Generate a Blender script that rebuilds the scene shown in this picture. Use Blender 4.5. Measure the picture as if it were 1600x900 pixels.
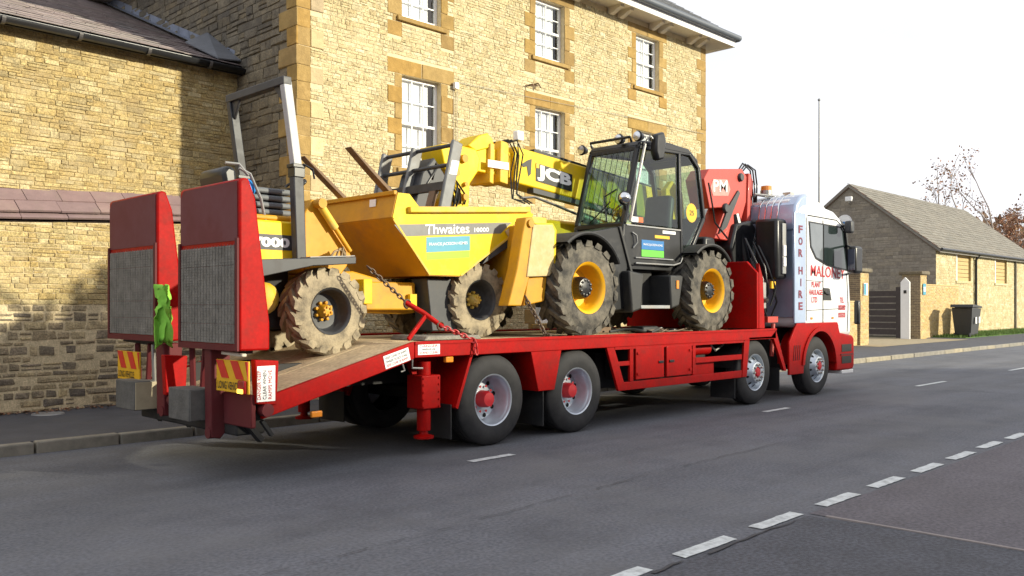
import bpy, math, random
from mathutils import Vector, Matrix
R = math.radians
scene = bpy.context.scene
for o in list(bpy.data.objects): bpy.data.objects.remove(o)

# ------------------------------------------------------------------ camera
CAM_H = 1.6
cam = bpy.data.cameras.new('camera'); cam_o = bpy.data.objects.new('camera', cam)
scene.collection.objects.link(cam_o); scene.camera = cam_o
cam.sensor_width = 36; cam.lens = 36 * 1380 / 1600.0
cam.shift_y = 28 / 1600.0
cam.clip_end = 2000; cam.clip_start = 0.05
cam_o.location = (0, 0, CAM_H)
YAW = R(44.582)          # direction of view from +X towards +Y
cam_o.rotation_euler = (R(90), 0, YAW - R(90))

# ------------------------------------------------------------------ sky
SUN_EL = 17.5; SUN_AZ = 29.0     # azimuth measured from -Y towards +X
sun_dir = Vector((math.sin(R(SUN_AZ)) * math.cos(R(SUN_EL)), -math.cos(R(SUN_AZ)) * math.cos(R(SUN_EL)), math.sin(R(SUN_EL))))
w = bpy.data.worlds.new('World'); scene.world = w; w.use_nodes = True
nt = w.node_tree; nt.nodes.clear()
def wn(t): return nt.nodes.new(t)
out = wn('ShaderNodeOutputWorld'); bg = wn('ShaderNodeBackground'); sky = wn('ShaderNodeTexSky')
sky.sky_type = 'NISHITA'; sky.sun_disc = False; sky.sun_elevation = R(SUN_EL)
sky.sun_rotation = math.atan2(sun_dir.x, sun_dir.y); sky.dust_density = 2.0
tc = wn('ShaderNodeTexCoord'); nz = wn('ShaderNodeTexNoise'); rp = wn('ShaderNodeValToRGB'); mx = wn('ShaderNodeMixRGB')
nz.inputs['Scale'].default_value = 2.2; nz.inputs['Detail'].default_value = 6
mp = wn('ShaderNodeMapping'); mp.inputs['Scale'].default_value = (1, 1, 2.5)
rp.color_ramp.elements[0].position = 0.32; rp.color_ramp.elements[0].color = (.70, .70, .70, 1)
rp.color_ramp.elements[1].position = 0.6; rp.color_ramp.elements[1].color = (1, 1, 1, 1)
mx.inputs[2].default_value = (7.0, 7.05, 7.35, 1)
nt.links.new(tc.outputs['Generated'], mp.inputs[0]); nt.links.new(mp.outputs[0], nz.inputs['Vector'])
nt.links.new(nz.outputs['Fac'], rp.inputs[0]); nt.links.new(rp.outputs[0], mx.inputs[0])
nt.links.new(sky.outputs[0], mx.inputs[1]); nt.links.new(mx.outputs[0], bg.inputs[0])
bg.inputs[1].default_value = 0.12
nt.links.new(bg.outputs[0], out.inputs[0])
# ------------------------------------------------------------------ sun
sl = bpy.data.lights.new('sun', 'SUN'); sl.energy = 4.6; sl.angle = R(1.8); sl.color = (1, .925, .72)
so = bpy.data.objects.new('sun', sl); scene.collection.objects.link(so); so.location = (10, -30, 30)
so.rotation_euler = (-sun_dir).to_track_quat('-Z', 'Y').to_euler()
vs = scene.view_settings
vs.view_transform = 'Standard'; vs.look = 'None'; vs.exposure = 0.46; vs.gamma = 1.0; vs.use_curve_mapping = False
scene.cycles.use_denoising = True
scene.cycles.max_bounces = 8; scene.cycles.transparent_max_bounces = 12

# ------------------------------------------------------------------ helpers
COL = scene.collection
def proj(p):
    c, s = math.cos(YAW), math.sin(YAW)
    d = p[0]*c + p[1]*s
    if d < .3: return None
    l = p[0]*s - p[1]*c
    return 800 + 1380*l/d, 478 - 1380*(p[2]-CAM_H)/d, d
def in_frame(p, m=40):
    q = proj(p)
    return q is not None and -m < q[0] < 1600+m and -m < q[1] < 900+m

MATS = {}
def mat(name, col, rough=.5, metal=0., var=.12, scale=6., dirt=None, dirt_amt=.0, dscale=2.5, bump=0., bscale=40., coat=0., emit=None, estr=0., spec=.5, speck=0., sscale=48, stain=None, streak=0., ramp=None):
    """principled paint/stone with noise variation, dirt and bump; ramp: colours picked per piece"""
    if name in MATS: return MATS[name]
    m = bpy.data.materials.new(name); m.use_nodes = True; t = m.node_tree; N = t.nodes; L = t.links
    b = N['Principled BSDF']
    b.inputs['Roughness'].default_value = rough; b.inputs['Metallic'].default_value = metal
    b.inputs['Specular IOR Level'].default_value = spec
    b.inputs['Coat Weight'].default_value = coat; b.inputs['Coat Roughness'].default_value = .12
    tc = N.new('ShaderNodeTexCoord')
    cur = None
    geo = N.new('ShaderNodeNewGeometry')
    pos = geo.outputs['Position']
    if ramp:
        oi = N.new('ShaderNodeObjectInfo')
        ad = N.new('ShaderNodeMath'); ad.operation = 'ADD'; L.new(oi.outputs['Random'], ad.inputs[0]); L.new(geo.outputs['Random Per Island'], ad.inputs[1])
        fr = N.new('ShaderNodeMath'); fr.operation = 'FRACT'; L.new(ad.outputs[0], fr.inputs[0])
        r = N.new('ShaderNodeValToRGB'); r.color_ramp.interpolation = 'LINEAR'
        els = r.color_ramp.elements
        for i, c in enumerate(ramp):
            p = i/(len(ramp)-1)
            e = els[0] if i == 0 else (els[len(els)-1] if i == len(ramp)-1 else els.new(p))
            if i in (0, len(ramp)-1): e.position = p
            e.color = (*c, 1)
        L.new(fr.outputs[0], r.inputs[0]); cur = r.outputs[0]
    else:
        c = N.new('ShaderNodeRGB'); c.outputs[0].default_value = (*col, 1); cur = c.outputs[0]
    if var > 0:
        nz = N.new('ShaderNodeTexNoise'); nz.inputs['Scale'].default_value = scale; nz.inputs['Detail'].default_value = 6; nz.inputs['Roughness'].default_value = .65
        L.new(pos, nz.inputs['Vector'])
        mr = N.new('ShaderNodeMapRange'); mr.inputs[1].default_value = .25; mr.inputs[2].default_value = .75
        mr.inputs[3].default_value = 1-var; mr.inputs[4].default_value = 1+var
        L.new(nz.outputs['Fac'], mr.inputs[0])
        mu = N.new('ShaderNodeMixRGB'); mu.blend_type = 'MULTIPLY'; mu.inputs[0].default_value = 1
        L.new(cur, mu.inputs[1]); L.new(mr.outputs[0], mu.inputs[2]); cur = mu.outputs[0]
    if speck > 0:
        nz = N.new('ShaderNodeTexNoise'); nz.inputs['Scale'].default_value = sscale; nz.inputs['Detail'].default_value = 4; L.new(pos, nz.inputs['Vector'])
        mr = N.new('ShaderNodeMapRange'); mr.inputs[1].default_value = .36; mr.inputs[2].default_value = .64; mr.inputs[3].default_value = 1-speck; mr.inputs[4].default_value = 1+speck*.6
        L.new(nz.outputs['Fac'], mr.inputs[0])
        mu = N.new('ShaderNodeMixRGB'); mu.blend_type = 'MULTIPLY'; mu.inputs[0].default_value = 1; L.new(cur, mu.inputs[1]); L.new(mr.outputs[0], mu.inputs[2]); cur = mu.outputs[0]
    if streak > 0:      # wear running along the road
        mpp = N.new('ShaderNodeMapping'); mpp.inputs['Scale'].default_value = (.12, 1.6, 1); L.new(pos, mpp.inputs[0])
        nz = N.new('ShaderNodeTexNoise'); nz.inputs['Scale'].default_value = 1; nz.inputs['Detail'].default_value = 6; L.new(mpp.outputs[0], nz.inputs['Vector'])
        mr = N.new('ShaderNodeMapRange'); mr.inputs[1].default_value = .3; mr.inputs[2].default_value = .7; mr.inputs[3].default_value = 1-streak; mr.inputs[4].default_value = 1+streak
        L.new(nz.outputs['Fac'], mr.inputs[0])
        mu = N.new('ShaderNodeMixRGB'); mu.blend_type = 'MULTIPLY'; mu.inputs[0].default_value = 1; L.new(cur, mu.inputs[1]); L.new(mr.outputs[0], mu.inputs[2]); cur = mu.outputs[0]
    if stain:
        nz = N.new('ShaderNodeTexNoise'); nz.inputs['Scale'].default_value = stain[1]; nz.inputs['Detail'].default_value = 7; nz.inputs['Roughness'].default_value = .7; L.new(pos, nz.inputs['Vector'])
        mr = N.new('ShaderNodeMapRange'); mr.inputs[1].default_value = .5; mr.inputs[2].default_value = .68; mr.inputs[3].default_value = 0; mr.inputs[4].default_value = stain[2]
        L.new(nz.outputs['Fac'], mr.inputs[0])
        mu = N.new('ShaderNodeMixRGB'); L.new(mr.outputs[0], mu.inputs[0]); L.new(cur, mu.inputs[1]); mu.inputs[2].default_value = (*stain[0], 1); cur = mu.outputs[0]
    if dirt and dirt_amt > 0:
        nz = N.new('ShaderNodeTexNoise'); nz.inputs['Scale'].default_value = dscale; nz.inputs['Detail'].default_value = 8; nz.inputs['Roughness'].default_value = .7
        L.new(pos, nz.inputs['Vector'])
        mr = N.new('ShaderNodeMapRange'); mr.inputs[1].default_value = .62-.45*dirt_amt; mr.inputs[2].default_value = .9-.45*dirt_amt
        mr.inputs[3].default_value = 0; mr.inputs[4].default_value = min(1, dirt_amt*1.5)
        L.new(nz.outputs['Fac'], mr.inputs[0])
        mu = N.new('ShaderNodeMixRGB'); L.new(mr.outputs[0], mu.inputs[0]); L.new(cur, mu.inputs[1]); mu.inputs[2].default_value = (*dirt, 1)
        cur = mu.outputs[0]
        rr = N.new('ShaderNodeMapRange'); rr.inputs[3].default_value = rough; rr.inputs[4].default_value = .9
        L.new(mr.outputs[0], rr.inputs[0]); L.new(rr.outputs[0], b.inputs['Roughness'])
    L.new(cur, b.inputs['Base Color'])
    if bump > 0:
        nz = N.new('ShaderNodeTexNoise'); nz.inputs['Scale'].default_value = bscale; nz.inputs['Detail'].default_value = 5
        L.new(pos, nz.inputs['Vector'])
        bp = N.new('ShaderNodeBump'); bp.inputs['Strength'].default_value = bump; bp.inputs['Distance'].default_value = .02
        L.new(nz.outputs['Fac'], bp.inputs['Height']); L.new(bp.outputs[0], b.inputs['Normal'])
    if emit:
        b.inputs['Emission Color'].default_value = (*emit, 1); b.inputs['Emission Strength'].default_value = estr
    MATS[name] = m
    return m
def glass_mat(name, tint=(.9, .95, .93), refl=.06, rough=.02):
    m = bpy.data.materials.new(name); m.use_nodes = True; t = m.node_tree; N = t.nodes; L = t.links; N.clear()
    o = N.new('ShaderNodeOutputMaterial'); tr = N.new('ShaderNodeBsdfTransparent'); gl = N.new('ShaderNodeBsdfGlossy'); mi = N.new('ShaderNodeMixShader'); lw = N.new('ShaderNodeLayerWeight'); fr = N.new('ShaderNodeMath'); fr.operation = 'POWER'; fr.inputs[1].default_value = 5.0; L.new(lw.outputs['Facing'], fr.inputs[0])
    tr.inputs[0].default_value = (*tint, 1); gl.inputs['Roughness'].default_value = rough
    ad = N.new('ShaderNodeMath'); ad.inputs[1].default_value = refl+.04; ad.use_clamp = True; L.new(fr.outputs[0], ad.inputs[0])
    L.new(ad.outputs[0], mi.inputs[0]); L.new(tr.outputs[0], mi.inputs[1]); L.new(gl.outputs[0], mi.inputs[2]); L.new(mi.outputs[0], o.inputs[0])
    MATS[name] = m; return m

BASE = {}
def tag(o, label=None, cat=None, group=None, kind=None):
    if label: o['label'] = label
    if cat: o['category'] = cat
    if group: o['group'] = group
    if kind: o['kind'] = kind
    return o
def thing(name, loc, label, cat, group=None):
    o = bpy.data.objects.new(name, None); COL.objects.link(o); o.location = loc; o.empty_display_size = .2
    BASE[o.name] = Vector(loc)
    return tag(o, label, cat, group)
def link(name, me, m=None, parent=None, loc=None, rot=None, scale=None):
    """link a mesh whose coordinates are local to loc (world)"""
    o = bpy.data.objects.new(name, me); COL.objects.link(o)
    b = BASE[parent.name] if parent else Vector((0, 0, 0))
    L = Vector(loc) if loc is not None else Vector(b)
    o.location = L - b
    if rot is not None: o.rotation_euler = rot
    if scale is not None: o.scale = scale
    if parent: o.parent = parent
    BASE[o.name] = L
    if m and len(me.materials) == 0: me.materials.append(m)
    return o

class MB:
    def __init__(s): s.v = []; s.f = []
    def add(s, vs, fs):
        n = len(s.v); s.v += [tuple(p) for p in vs]; s.f += [tuple(i+n for i in f) for f in fs]; return s
    def box(s, x0, x1, y0, y1, z0, z1):
        return s.add([(x0,y0,z0),(x1,y0,z0),(x1,y1,z0),(x0,y1,z0),(x0,y0,z1),(x1,y0,z1),(x1,y1,z1),(x0,y1,z1)],
                     [(0,3,2,1),(4,5,6,7),(0,1,5,4),(1,2,6,5),(2,3,7,6),(3,0,4,7)])
    def prism(s, poly, y0, y1, ax='y'):
        """poly of (x,z) extruded in y (or (y,z) in x, (x,y) in z)"""
        n = len(poly)
        def P(p, t): return (p[0], t, p[1]) if ax == 'y' else ((t, p[0], p[1]) if ax == 'x' else (p[0], p[1], t))
        a = sum(poly[i][0]*poly[(i+1)%n][1]-poly[(i+1)%n][0]*poly[i][1] for i in range(n))
        if (a < 0) == (ax != 'y'): poly = poly[::-1]
        if ax == 'y':  pass
        vs = [P(p, y0) for p in poly] + [P(p, y1) for p in poly]
        fs = [tuple(range(n))[::-1], tuple(range(n, 2*n))] + [(i, (i+1)%n, n+(i+1)%n, n+i) for i in range(n)]
        return s.add(vs, fs)
    def tube(s, pts, r, n=8, cap=True, r1=None):
        pts = [Vector(p) for p in pts]; k = len(pts); rings = []; up0 = None
        base = len(s.v)
        for i, p in enumerate(pts):
            d = (pts[min(i+1, k-1)] - pts[max(i-1, 0)]).normalized()
            if up0 is None: up0 = Vector((0, 0, 1)) if abs(d.z) < .9 else Vector((1, 0, 0))
            a = d.cross(up0).normalized(); b = a.cross(d).normalized(); up0 = b
            rr = r if r1 is None else r + (r1-r)*i/(k-1)
            for j in range(n):
                t = 2*math.pi*j/n
                s.v.append(tuple(p + a*math.cos(t)*rr + b*math.sin(t)*rr))
        for i in range(k-1):
            for j in range(n):
                j2 = (j+1) % n
                s.f.append((base+i*n+j, base+i*n+j2, base+(i+1)*n+j2, base+(i+1)*n+j))
        if cap:
            s.f.append(tuple(base+j for j in range(n))[::-1]); s.f.append(tuple(base+(k-1)*n+j for j in range(n)))
        return s
    def bar(s, p0, p1, w, h, up=(0, 0, 1)):
        """rectangular bar between two points, w across, h along up"""
        p0, p1 = Vector(p0), Vector(p1); d = (p1-p0).normalized(); u = Vector(up)
        a = d.cross(u)
        if a.length < 1e-4: a = d.cross(Vector((1, 0, 0)))
        a.normalize(); b = a.cross(d).normalized()
        vs = []
        for p in (p0, p1):
            for sa, sb in ((-1,-1),(1,-1),(1,1),(-1,1)): vs.append(p + a*sa*w/2 + b*sb*h/2)
        return s.add(vs, [(0,1,2,3)[::-1],(4,5,6,7),(0,1,5,4),(1,2,6,5),(2,3,7,6),(3,0,4,7)][:])
    def lathe(s, prof, n=32, c=(0, 0, 0), ax='y', close=False, a0=0, a1=2*math.pi):
        """prof: (along axis, radius)"""
        base = len(s.v); full = abs(a1-a0-2*math.pi) < 1e-6; m = n if full else n+1
        for (a, r) in prof:
            for j in range(m):
                t = a0+(a1-a0)*j/n; u, v = r*math.cos(t), r*math.sin(t)
                p = {'y': (u, a, v), 'x': (a, u, v), 'z': (u, v, a)}[ax]
                s.v.append((p[0]+c[0], p[1]+c[1], p[2]+c[2]))
        k = len(prof)
        for i in range(k-1 + (1 if close else 0)):
            i2 = (i+1) % k
            for j in range(n):
                j2 = (j+1) % m
                s.f.append((base+i*m+j, base+i2*m+j, base+i2*m+j2, base+i*m+j2))
        return s
    def disc(s, c, r, ax='y', n=20, d=-1):
        base = len(s.v)
        for j in range(n):
            t = 2*math.pi*j/n; u, v = r*math.cos(t), r*math.sin(t)
            p = {'y': (u, 0, v), 'x': (0, u, v), 'z': (u, v, 0)}[ax]; s.v.append((p[0]+c[0], p[1]+c[1], p[2]+c[2]))
        s.f.append(tuple(range(base, base+n)) if d > 0 else tuple(range(base, base+n))[::-1]); return s
    def ball(s, c, rx, ry, rz, n=12, m=8):
        pr = [(-math.cos(math.pi*i/m), max(1e-3, math.sin(math.pi*i/m))) for i in range(m+1)]
        t = MB().lathe(pr, n, ax='z'); 
        return s.add([(c[0]+p[0]*rx, c[1]+p[1]*ry, c[2]+p[2]*rz) for p in t.v], t.f)
    def rot(s, ang, axis, c):
        M = Matrix.Rotation(ang, 4, axis); c = Vector(c)
        s.v = [tuple(M @ (Vector(p)-c) + c) for p in s.v]; return s
    def mesh(s, off=(0, 0, 0), smooth=None, fix=True):
        me = bpy.data.meshes.new('m')
        me.from_pydata([(p[0]-off[0], p[1]-off[1], p[2]-off[2]) for p in s.v], [], s.f)
        if fix:
            import bmesh
            b = bmesh.new(); b.from_mesh(me); bmesh.ops.recalc_face_normals(b, faces=b.faces); b.to_mesh(me); b.free()
        if smooth is not None:
            for p in me.polygons: p.use_smooth = True
            me.set_sharp_from_angle(angle=R(smooth))
        me.update(); return me
    def build(s, name, m, parent=None, bevel=0, smooth=None, seg=2, loc=None):
        b = Vector(loc) if loc is not None else (BASE[parent.name] if parent else Vector((0, 0, 0)))
        me = s.mesh(b, smooth if smooth is not None else (30 if bevel else None))
        o = link(name, me, m, parent, b)
        if bevel:
            md = o.modifiers.new('bevel', 'BEVEL'); md.width = bevel; md.segments = seg; md.limit_method = 'ANGLE'; md.angle_limit = R(35)
            md.use_clamp_overlap = True
        return o

def text(name, body, origin, right, up, w, h, m, parent, bold=.0, lift=.004, shear=0., spacing=1.0):
    """flat lettering fitted to a w x h box whose lower left corner is origin"""
    cu = bpy.data.curves.new(name, 'FONT'); cu.body = body; cu.size = 1; cu.offset = bold; cu.shear = shear; cu.space_character = spacing
    cu.resolution_u = 3
    to = bpy.data.objects.new(name, cu); COL.objects.link(to)
    dg = bpy.context.evaluated_depsgraph_get()
    me = bpy.data.meshes.new_from_object(to.evaluated_get(dg)); bpy.data.objects.remove(to)
    xs = [v.co.x for v in me.vertices]; ys = [v.co.y for v in me.vertices]
    x0, x1, y0, y1 = min(xs), max(xs), min(ys), max(ys)
    o, r, u = Vector(origin), Vector(right).normalized(), Vector(up).normalized(); n = r.cross(u)
    b = BASE[parent.name]
    for v in me.vertices:
        v.co = o + r*((v.co.x-x0)/(x1-x0)*w) + u*((v.co.y-y0)/(y1-y0)*h) + n*lift - b
    me.materials.clear()
    return link(name, me, m, parent, b)
def plate(name, origin, right, up, w, h, m, parent, t=.006, lift=0.001):
    o, r, u = Vector(origin), Vector(right).normalized(), Vector(up).normalized(); n = r.cross(u)
    mb = MB(); o = o + n*lift
    q = [o, o+r*w, o+r*w+u*h, o+u*h]
    mb.add([p for p in q]+[p+n*t for p in q], [(0,3,2,1),(4,5,6,7),(0,1,5,4),(1,2,6,5),(2,3,7,6),(3,0,4,7)])
    return mb.build(name, m, parent)

# ---- masonry
def stone_variants(k, jit, inset, rnd):
    out = []
    for _ in range(k):
        J = lambda a: rnd.uniform(-a, a)
        q = [(0,0),(1,0),(1,1),(0,1)]
        back = [(x, 0., z) for x, z in q]
        ii = inset
        mid = [(x + J(jit)*.4, -.72+J(.1), z + J(jit)) for x, z in q]
        fr = [(x + (ii if x == 0 else -ii)*rnd.uniform(.6, 1.6) + J(jit)*.3, -1+J(.2), z + (ii*2.4 if z == 0 else -ii*2.4)*rnd.uniform(.6, 1.4)) for x, z in q]
        vs = back+mid+fr
        fs = []
        for i in range(4):
            j = (i+1) % 4
            fs += [(i, j, 4+j, 4+i), (4+i, 4+j, 8+j, 8+i)]
        fs += [(8, 9, 10, 11)]
        out.append((vs, fs))
    return out
def courses(u0, u1, z0, z1, ch, sl, holes, rnd, gap=.012):
    """irregular courses cut round holes (u0,u1,z0,z1)"""
    cells = []; z = z0
    while z < z1-.03:
        h = min(rnd.uniform(*ch), z1-z)
        if z1-(z+h) < ch[0]*.6: h = z1-z
        segs = [(u0, u1)]
        for (a, b, c, d) in holes:
            if c < z+h-.004 and d > z+.004:
                ns = []
                for (p, q) in segs:
                    if b <= p or a >= q: ns.append((p, q)); continue
                    if a > p+.02: ns.append((p, a))
                    if b < q-.02: ns.append((b, q))
                segs = ns
        for (p, q) in segs:
            u = p
            while u < q-.01:
                l = rnd.uniform(*sl)
                if rnd.random() < .12: l *= 1.6
                if q-(u+l) < sl[0]*.6: l = q-u
                if h > ch[0]*1.6 and rnd.random() < .25:       # two thin stones
                    hh = h*rnd.uniform(.4, .6)
                    cells.append((u, u+l, z, z+hh)); cells.append((u, u+l, z+hh, z+h))
                else: cells.append((u, u+l, z, z+h))
                u += l
        z += h
    return [(a+gap/2, b-gap/2, c+gap/2, d-gap/2) for a, b, c, d in cells]
def lay(parent, cells, origin, udir, m, name='stone', depth=.03, seed=1, limit=300, jit=.10, inset=.06, ndir=None, vdir=(0, 0, 1)):
    """lays stones on a wall plane: the `limit` that show largest are objects, the rest one stuff mesh"""
    rnd = random.Random(seed)
    O = Vector(origin); U = Vector(udir).normalized(); Z = Vector(vdir).normalized(); Nn = Vector(ndir).normalized() if ndir else U.cross(Z).normalized()   # outward
    V = stone_variants(14, jit, inset, rnd)
    key = []
    for i, (a, b, c, d) in enumerate(cells):
        p = O + U*(a+b)/2 + Z*(c+d)/2
        q = proj(p); s = 0
        if q and -10 < q[0] < 1610 and -10 < q[1] < 910: s = (b-a)*(d-c)/q[2]**2
        key.append((-s, i))
    key.sort()
    big = set(i for s, i in key[:limit] if s < 0)
    meshes = []
    for vs, fs in V:
        mb = MB(); mb.add(vs, fs); me = mb.mesh(); me.materials.append(m); meshes.append(me)
    rest = MB(); Rm = Matrix((U, -Nn, Z)).transposed().to_3x3()
    eul = Rm.to_euler()
    for i, (a, b, c, d) in enumerate(cells):
        dep = depth*rnd.uniform(.45, 1.25); k = rnd.randrange(len(V))
        if i in big:
            link(name, meshes[k], None, parent, O + U*a + Z*c, eul, (b-a, dep, d-c))
        else:
            rest.add([O + Rm @ Vector((a+x*(b-a), y*dep, c+z*(d-c))) for x, y, z in V[k][0]], V[k][1])
    if rest.v:
        me = rest.mesh(BASE[parent.name])
        tag(link(name+'work', me, m, parent), kind='stuff')
def wall_sheet(origin, udir, u0, u1, z0, z1, holes, reveal, thick=None):
    """front sheet of a wall with openings and their reveals"""
    O = Vector(origin); U = Vector(udir).normalized(); Nn = U.cross(Vector((0, 0, 1))).normalized()
    us = sorted({u0, u1} | {h[0] for h in holes} | {h[1] for h in holes}); zs = sorted({z0, z1} | {h[2] for h in holes} | {h[3] for h in holes})
    P = lambda u, z, d=0: O + U*u + Vector((0, 0, z)) - Nn*d
    mb = MB()
    for i in range(len(us)-1):
        for j in range(len(zs)-1):
            cu, cz = (us[i]+us[i+1])/2, (zs[j]+zs[j+1])/2
            if any(h[0] < cu < h[1] and h[2] < cz < h[3] for h in holes): continue
            mb.add([P(us[i], zs[j]), P(us[i+1], zs[j]), P(us[i+1], zs[j+1]), P(us[i], zs[j+1])], [(0, 1, 2, 3)])
    for (a, b, c, d) in holes:
        q = [(a, c), (b, c), (b, d), (a, d)]
        for k in range(4):
            p, r = q[k], q[(k+1) % 4]
            mb.add([P(*p), P(*r), P(r[0], r[1], reveal), P(p[0], p[1], reveal)], [(0, 1, 2, 3)])
    return mb
# ------------------------------------------------------------------ materials
m_asph = mat('asphalt', (.122, .128, .148), .82, var=.16, scale=1.3, speck=.30, sscale=34, streak=.22, stain=((.07,.072,.082), .8, .6), dirt=(.17, .17, .174), dirt_amt=.42, dscale=.55, bump=.5, bscale=220)
m_asph2 = mat('asphalt_side_road', (.085, .088, .104), .85, var=.2, scale=2.0, speck=.34, sscale=36, stain=((.045,.045,.05), .6, .5), dirt=(.085, .08, .08), dirt_amt=.3, dscale=.8, bump=.5, bscale=200)
m_asph3 = mat('asphalt_worn_pinkish', (.125, .114, .128), .85, var=.15, scale=1.6, speck=.30, sscale=34, streak=.12, dirt=(.115, .105, .105), dirt_amt=.35, dscale=.7, bump=.4, bscale=220)
m_seam = mat('tar_seam', (.045, .045, .05), .75, var=.3, scale=9)
m_line = mat('worn_white_line', (.60, .63, .63), .7, var=.12, scale=14, dirt=(.16, .16, .165), dirt_amt=.42, dscale=11)
m_pave = mat('pavement_asphalt', (.07, .072, .085), .85, var=.2, scale=2.5, dirt=(.14, .13, .11), dirt_amt=.25, dscale=2, bump=.4, bscale=160)
m_drive = mat('driveway_gravel', (.33, .27, .17), .95, var=.2, scale=5, bump=.5, bscale=90)
m_kerb = mat('kerb_stone', (.25, .23, .19), .85, var=.3, scale=5, bump=.3, bscale=50, ramp=[(.22,.21,.18),(.32,.28,.2),(.2,.19,.17),(.3,.27,.22)])
m_ground = mat('earth', (.11, .1, .05), .95, var=.3, scale=.5)
m_grass = mat('grass', (.07, .16, .02), .8, var=.4, scale=3, ramp=[(.06,.12,.02),(.09,.17,.03),(.14,.2,.05)])
m_mort = mat('lime_mortar', (.46, .36, .18), .95, var=.2, scale=9, bump=.3, bscale=60)
m_mort_h = mat('house_mortar', (.62, .52, .33), .95, var=.15, scale=10, bump=.3, bscale=60)
m_mort_d = mat('grey_lime_mortar', (.56, .46, .29), .95, speck=.2, var=.3, scale=9, bump=.4, bscale=60)
m_st_house = mat('pale_honey_stone', (.5, .4, .22), .9, var=.36, scale=20, speck=.34, stain=((.36,.27,.14), 1.6, .4), dirt=(.70,.60,.38), dirt_amt=.33, dscale=1.1, bump=.7, bscale=45,
                 ramp=[(.55,.465,.265),(.47,.38,.20),(.58,.505,.31),(.50,.405,.215),(.64,.58,.385),(.41,.335,.18),(.54,.455,.255),(.50,.44,.275),(.57,.485,.285)])
m_st_wing = mat('honey_ironstone', (.5, .36, .15), .9, var=.36, scale=18, speck=.36, stain=((.27,.205,.12), 1.3, .55), dirt=(.68, .58, .36), dirt_amt=.34, dscale=2.2, bump=.6, bscale=40,
                ramp=[(.42,.31,.125),(.35,.255,.105),(.47,.37,.165),(.39,.28,.105),(.53,.44,.24),(.32,.25,.12),(.43,.315,.125),(.40,.325,.16)])
m_st_gable = mat('lichened_shaded_stone', (.3, .26, .18), .92, var=.4, scale=9, speck=.35, stain=((.30,.26,.18), 2.2, .5), dirt=(.07,.066,.058), dirt_amt=.42, dscale=1.6, bump=.6, bscale=40,
                ramp=[(.15,.128,.092),(.195,.165,.115),(.12,.104,.078),(.24,.20,.13),(.17,.145,.10),(.19,.15,.087)])  # lichen blotches over a base darkened to paint the gable's shade
m_st_barn = mat('shaded_barn_stone', (.2,.18,.15), .92, var=.25, scale=6, speck=.15, bump=.4, bscale=20, ramp=[(.235,.205,.17),(.28,.25,.205),(.205,.18,.15),(.265,.23,.18),(.305,.27,.22)])  # barn gable only: the shade of that side is in the colour
m_mort_b = mat('barn_mortar', (.21, .185, .15), .95, var=.2, scale=5)  # dark to go with the gable stone's painted shade
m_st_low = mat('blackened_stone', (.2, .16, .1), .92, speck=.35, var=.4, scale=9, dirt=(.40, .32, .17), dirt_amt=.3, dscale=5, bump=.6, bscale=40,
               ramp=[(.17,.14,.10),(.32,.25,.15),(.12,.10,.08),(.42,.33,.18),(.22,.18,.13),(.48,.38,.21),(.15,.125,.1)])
m_quoin = mat('orange_ironstone', (.42, .24, .06), .88, var=.25, scale=6, dirt=(.52,.4,.2), dirt_amt=.2, dscale=6, bump=.4, bscale=45,
              ramp=[(.34,.22,.06),(.27,.175,.06),(.38,.255,.085),(.31,.21,.08),(.35,.21,.05)])
m_quoin_b = mat('pale_quoin_stone', (.6, .47, .25), .9, var=.22, scale=8, bump=.4, bscale=45, ramp=[(.64,.52,.3),(.5,.4,.22),(.38,.3,.19),(.66,.55,.32)])
m_slate = mat('brown_slate', (.16, .13, .13), .75, var=.25, scale=5, dirt=(.22,.2,.17), dirt_amt=.3, dscale=3, bump=.3, bscale=30,
              ramp=[(.25,.20,.195),(.30,.25,.24),(.21,.17,.175),(.28,.24,.22),(.24,.22,.22)])
m_slate2 = mat('pale_stone_slate', (.3, .27, .22), .8, var=.25, scale=4, dirt=(.2,.2,.16), dirt_amt=.3, dscale=1.2, bump=.3, bscale=20,
              ramp=[(.19,.175,.15),(.225,.21,.18),(.165,.155,.135),(.205,.185,.155)])
m_slate_g = mat('blue_grey_slate', (.14, .15, .17), .6, var=.2, scale=5, bump=.3, bscale=30)
m_cop = mat('mauve_clay_tile', (.34, .22, .22), .75, var=.16, scale=5, dirt=(.26,.22,.17), dirt_amt=.25, dscale=4, bump=.2, bscale=50, ramp=[(.235,.155,.155),(.205,.142,.147),(.26,.175,.168)])
m_lead = mat('lead_flashing', (.22, .25, .32), .55, metal=.3, var=.2, scale=8)
m_black_pl = mat('black_gutter', (.02, .021, .024), .35, var=.2, scale=6)
m_white_p = mat('white_gloss_paint', (.8, .8, .8), .35, var=.04, scale=6)
m_soffit = mat('cream_soffit', (.62, .56, .46), .6, var=.08, scale=5)
m_brick = mat('buff_brick', (.5, .36, .16), .9, var=.25, scale=12, bump=.4, bscale=50, ramp=[(.52,.38,.17),(.45,.31,.12),(.57,.43,.21),(.48,.36,.19),(.4,.28,.13)])
m_brick_shade = mat('shaded_brick', (.2,.15,.1), .9, var=.25, scale=12, bump=.4, bscale=50, ramp=[(.24,.18,.12),(.18,.14,.1),(.28,.22,.14)])  # buff brick darkened: shade painted on the pillars' unlit faces
m_shutter = mat('tan_shutter', (.5, .36, .16), .8, var=.15, scale=8)
m_curtain = mat('net_curtain', (.78, .78, .8), .9, var=.06, scale=12)
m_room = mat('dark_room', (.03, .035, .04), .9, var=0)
m_wood_d = mat('dark_stained_wood', (.045, .035, .035), .7, var=.3, scale=7)
m_bark = mat('grey_bark', (.26, .22, .20), .9, var=.3, scale=12)
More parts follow.
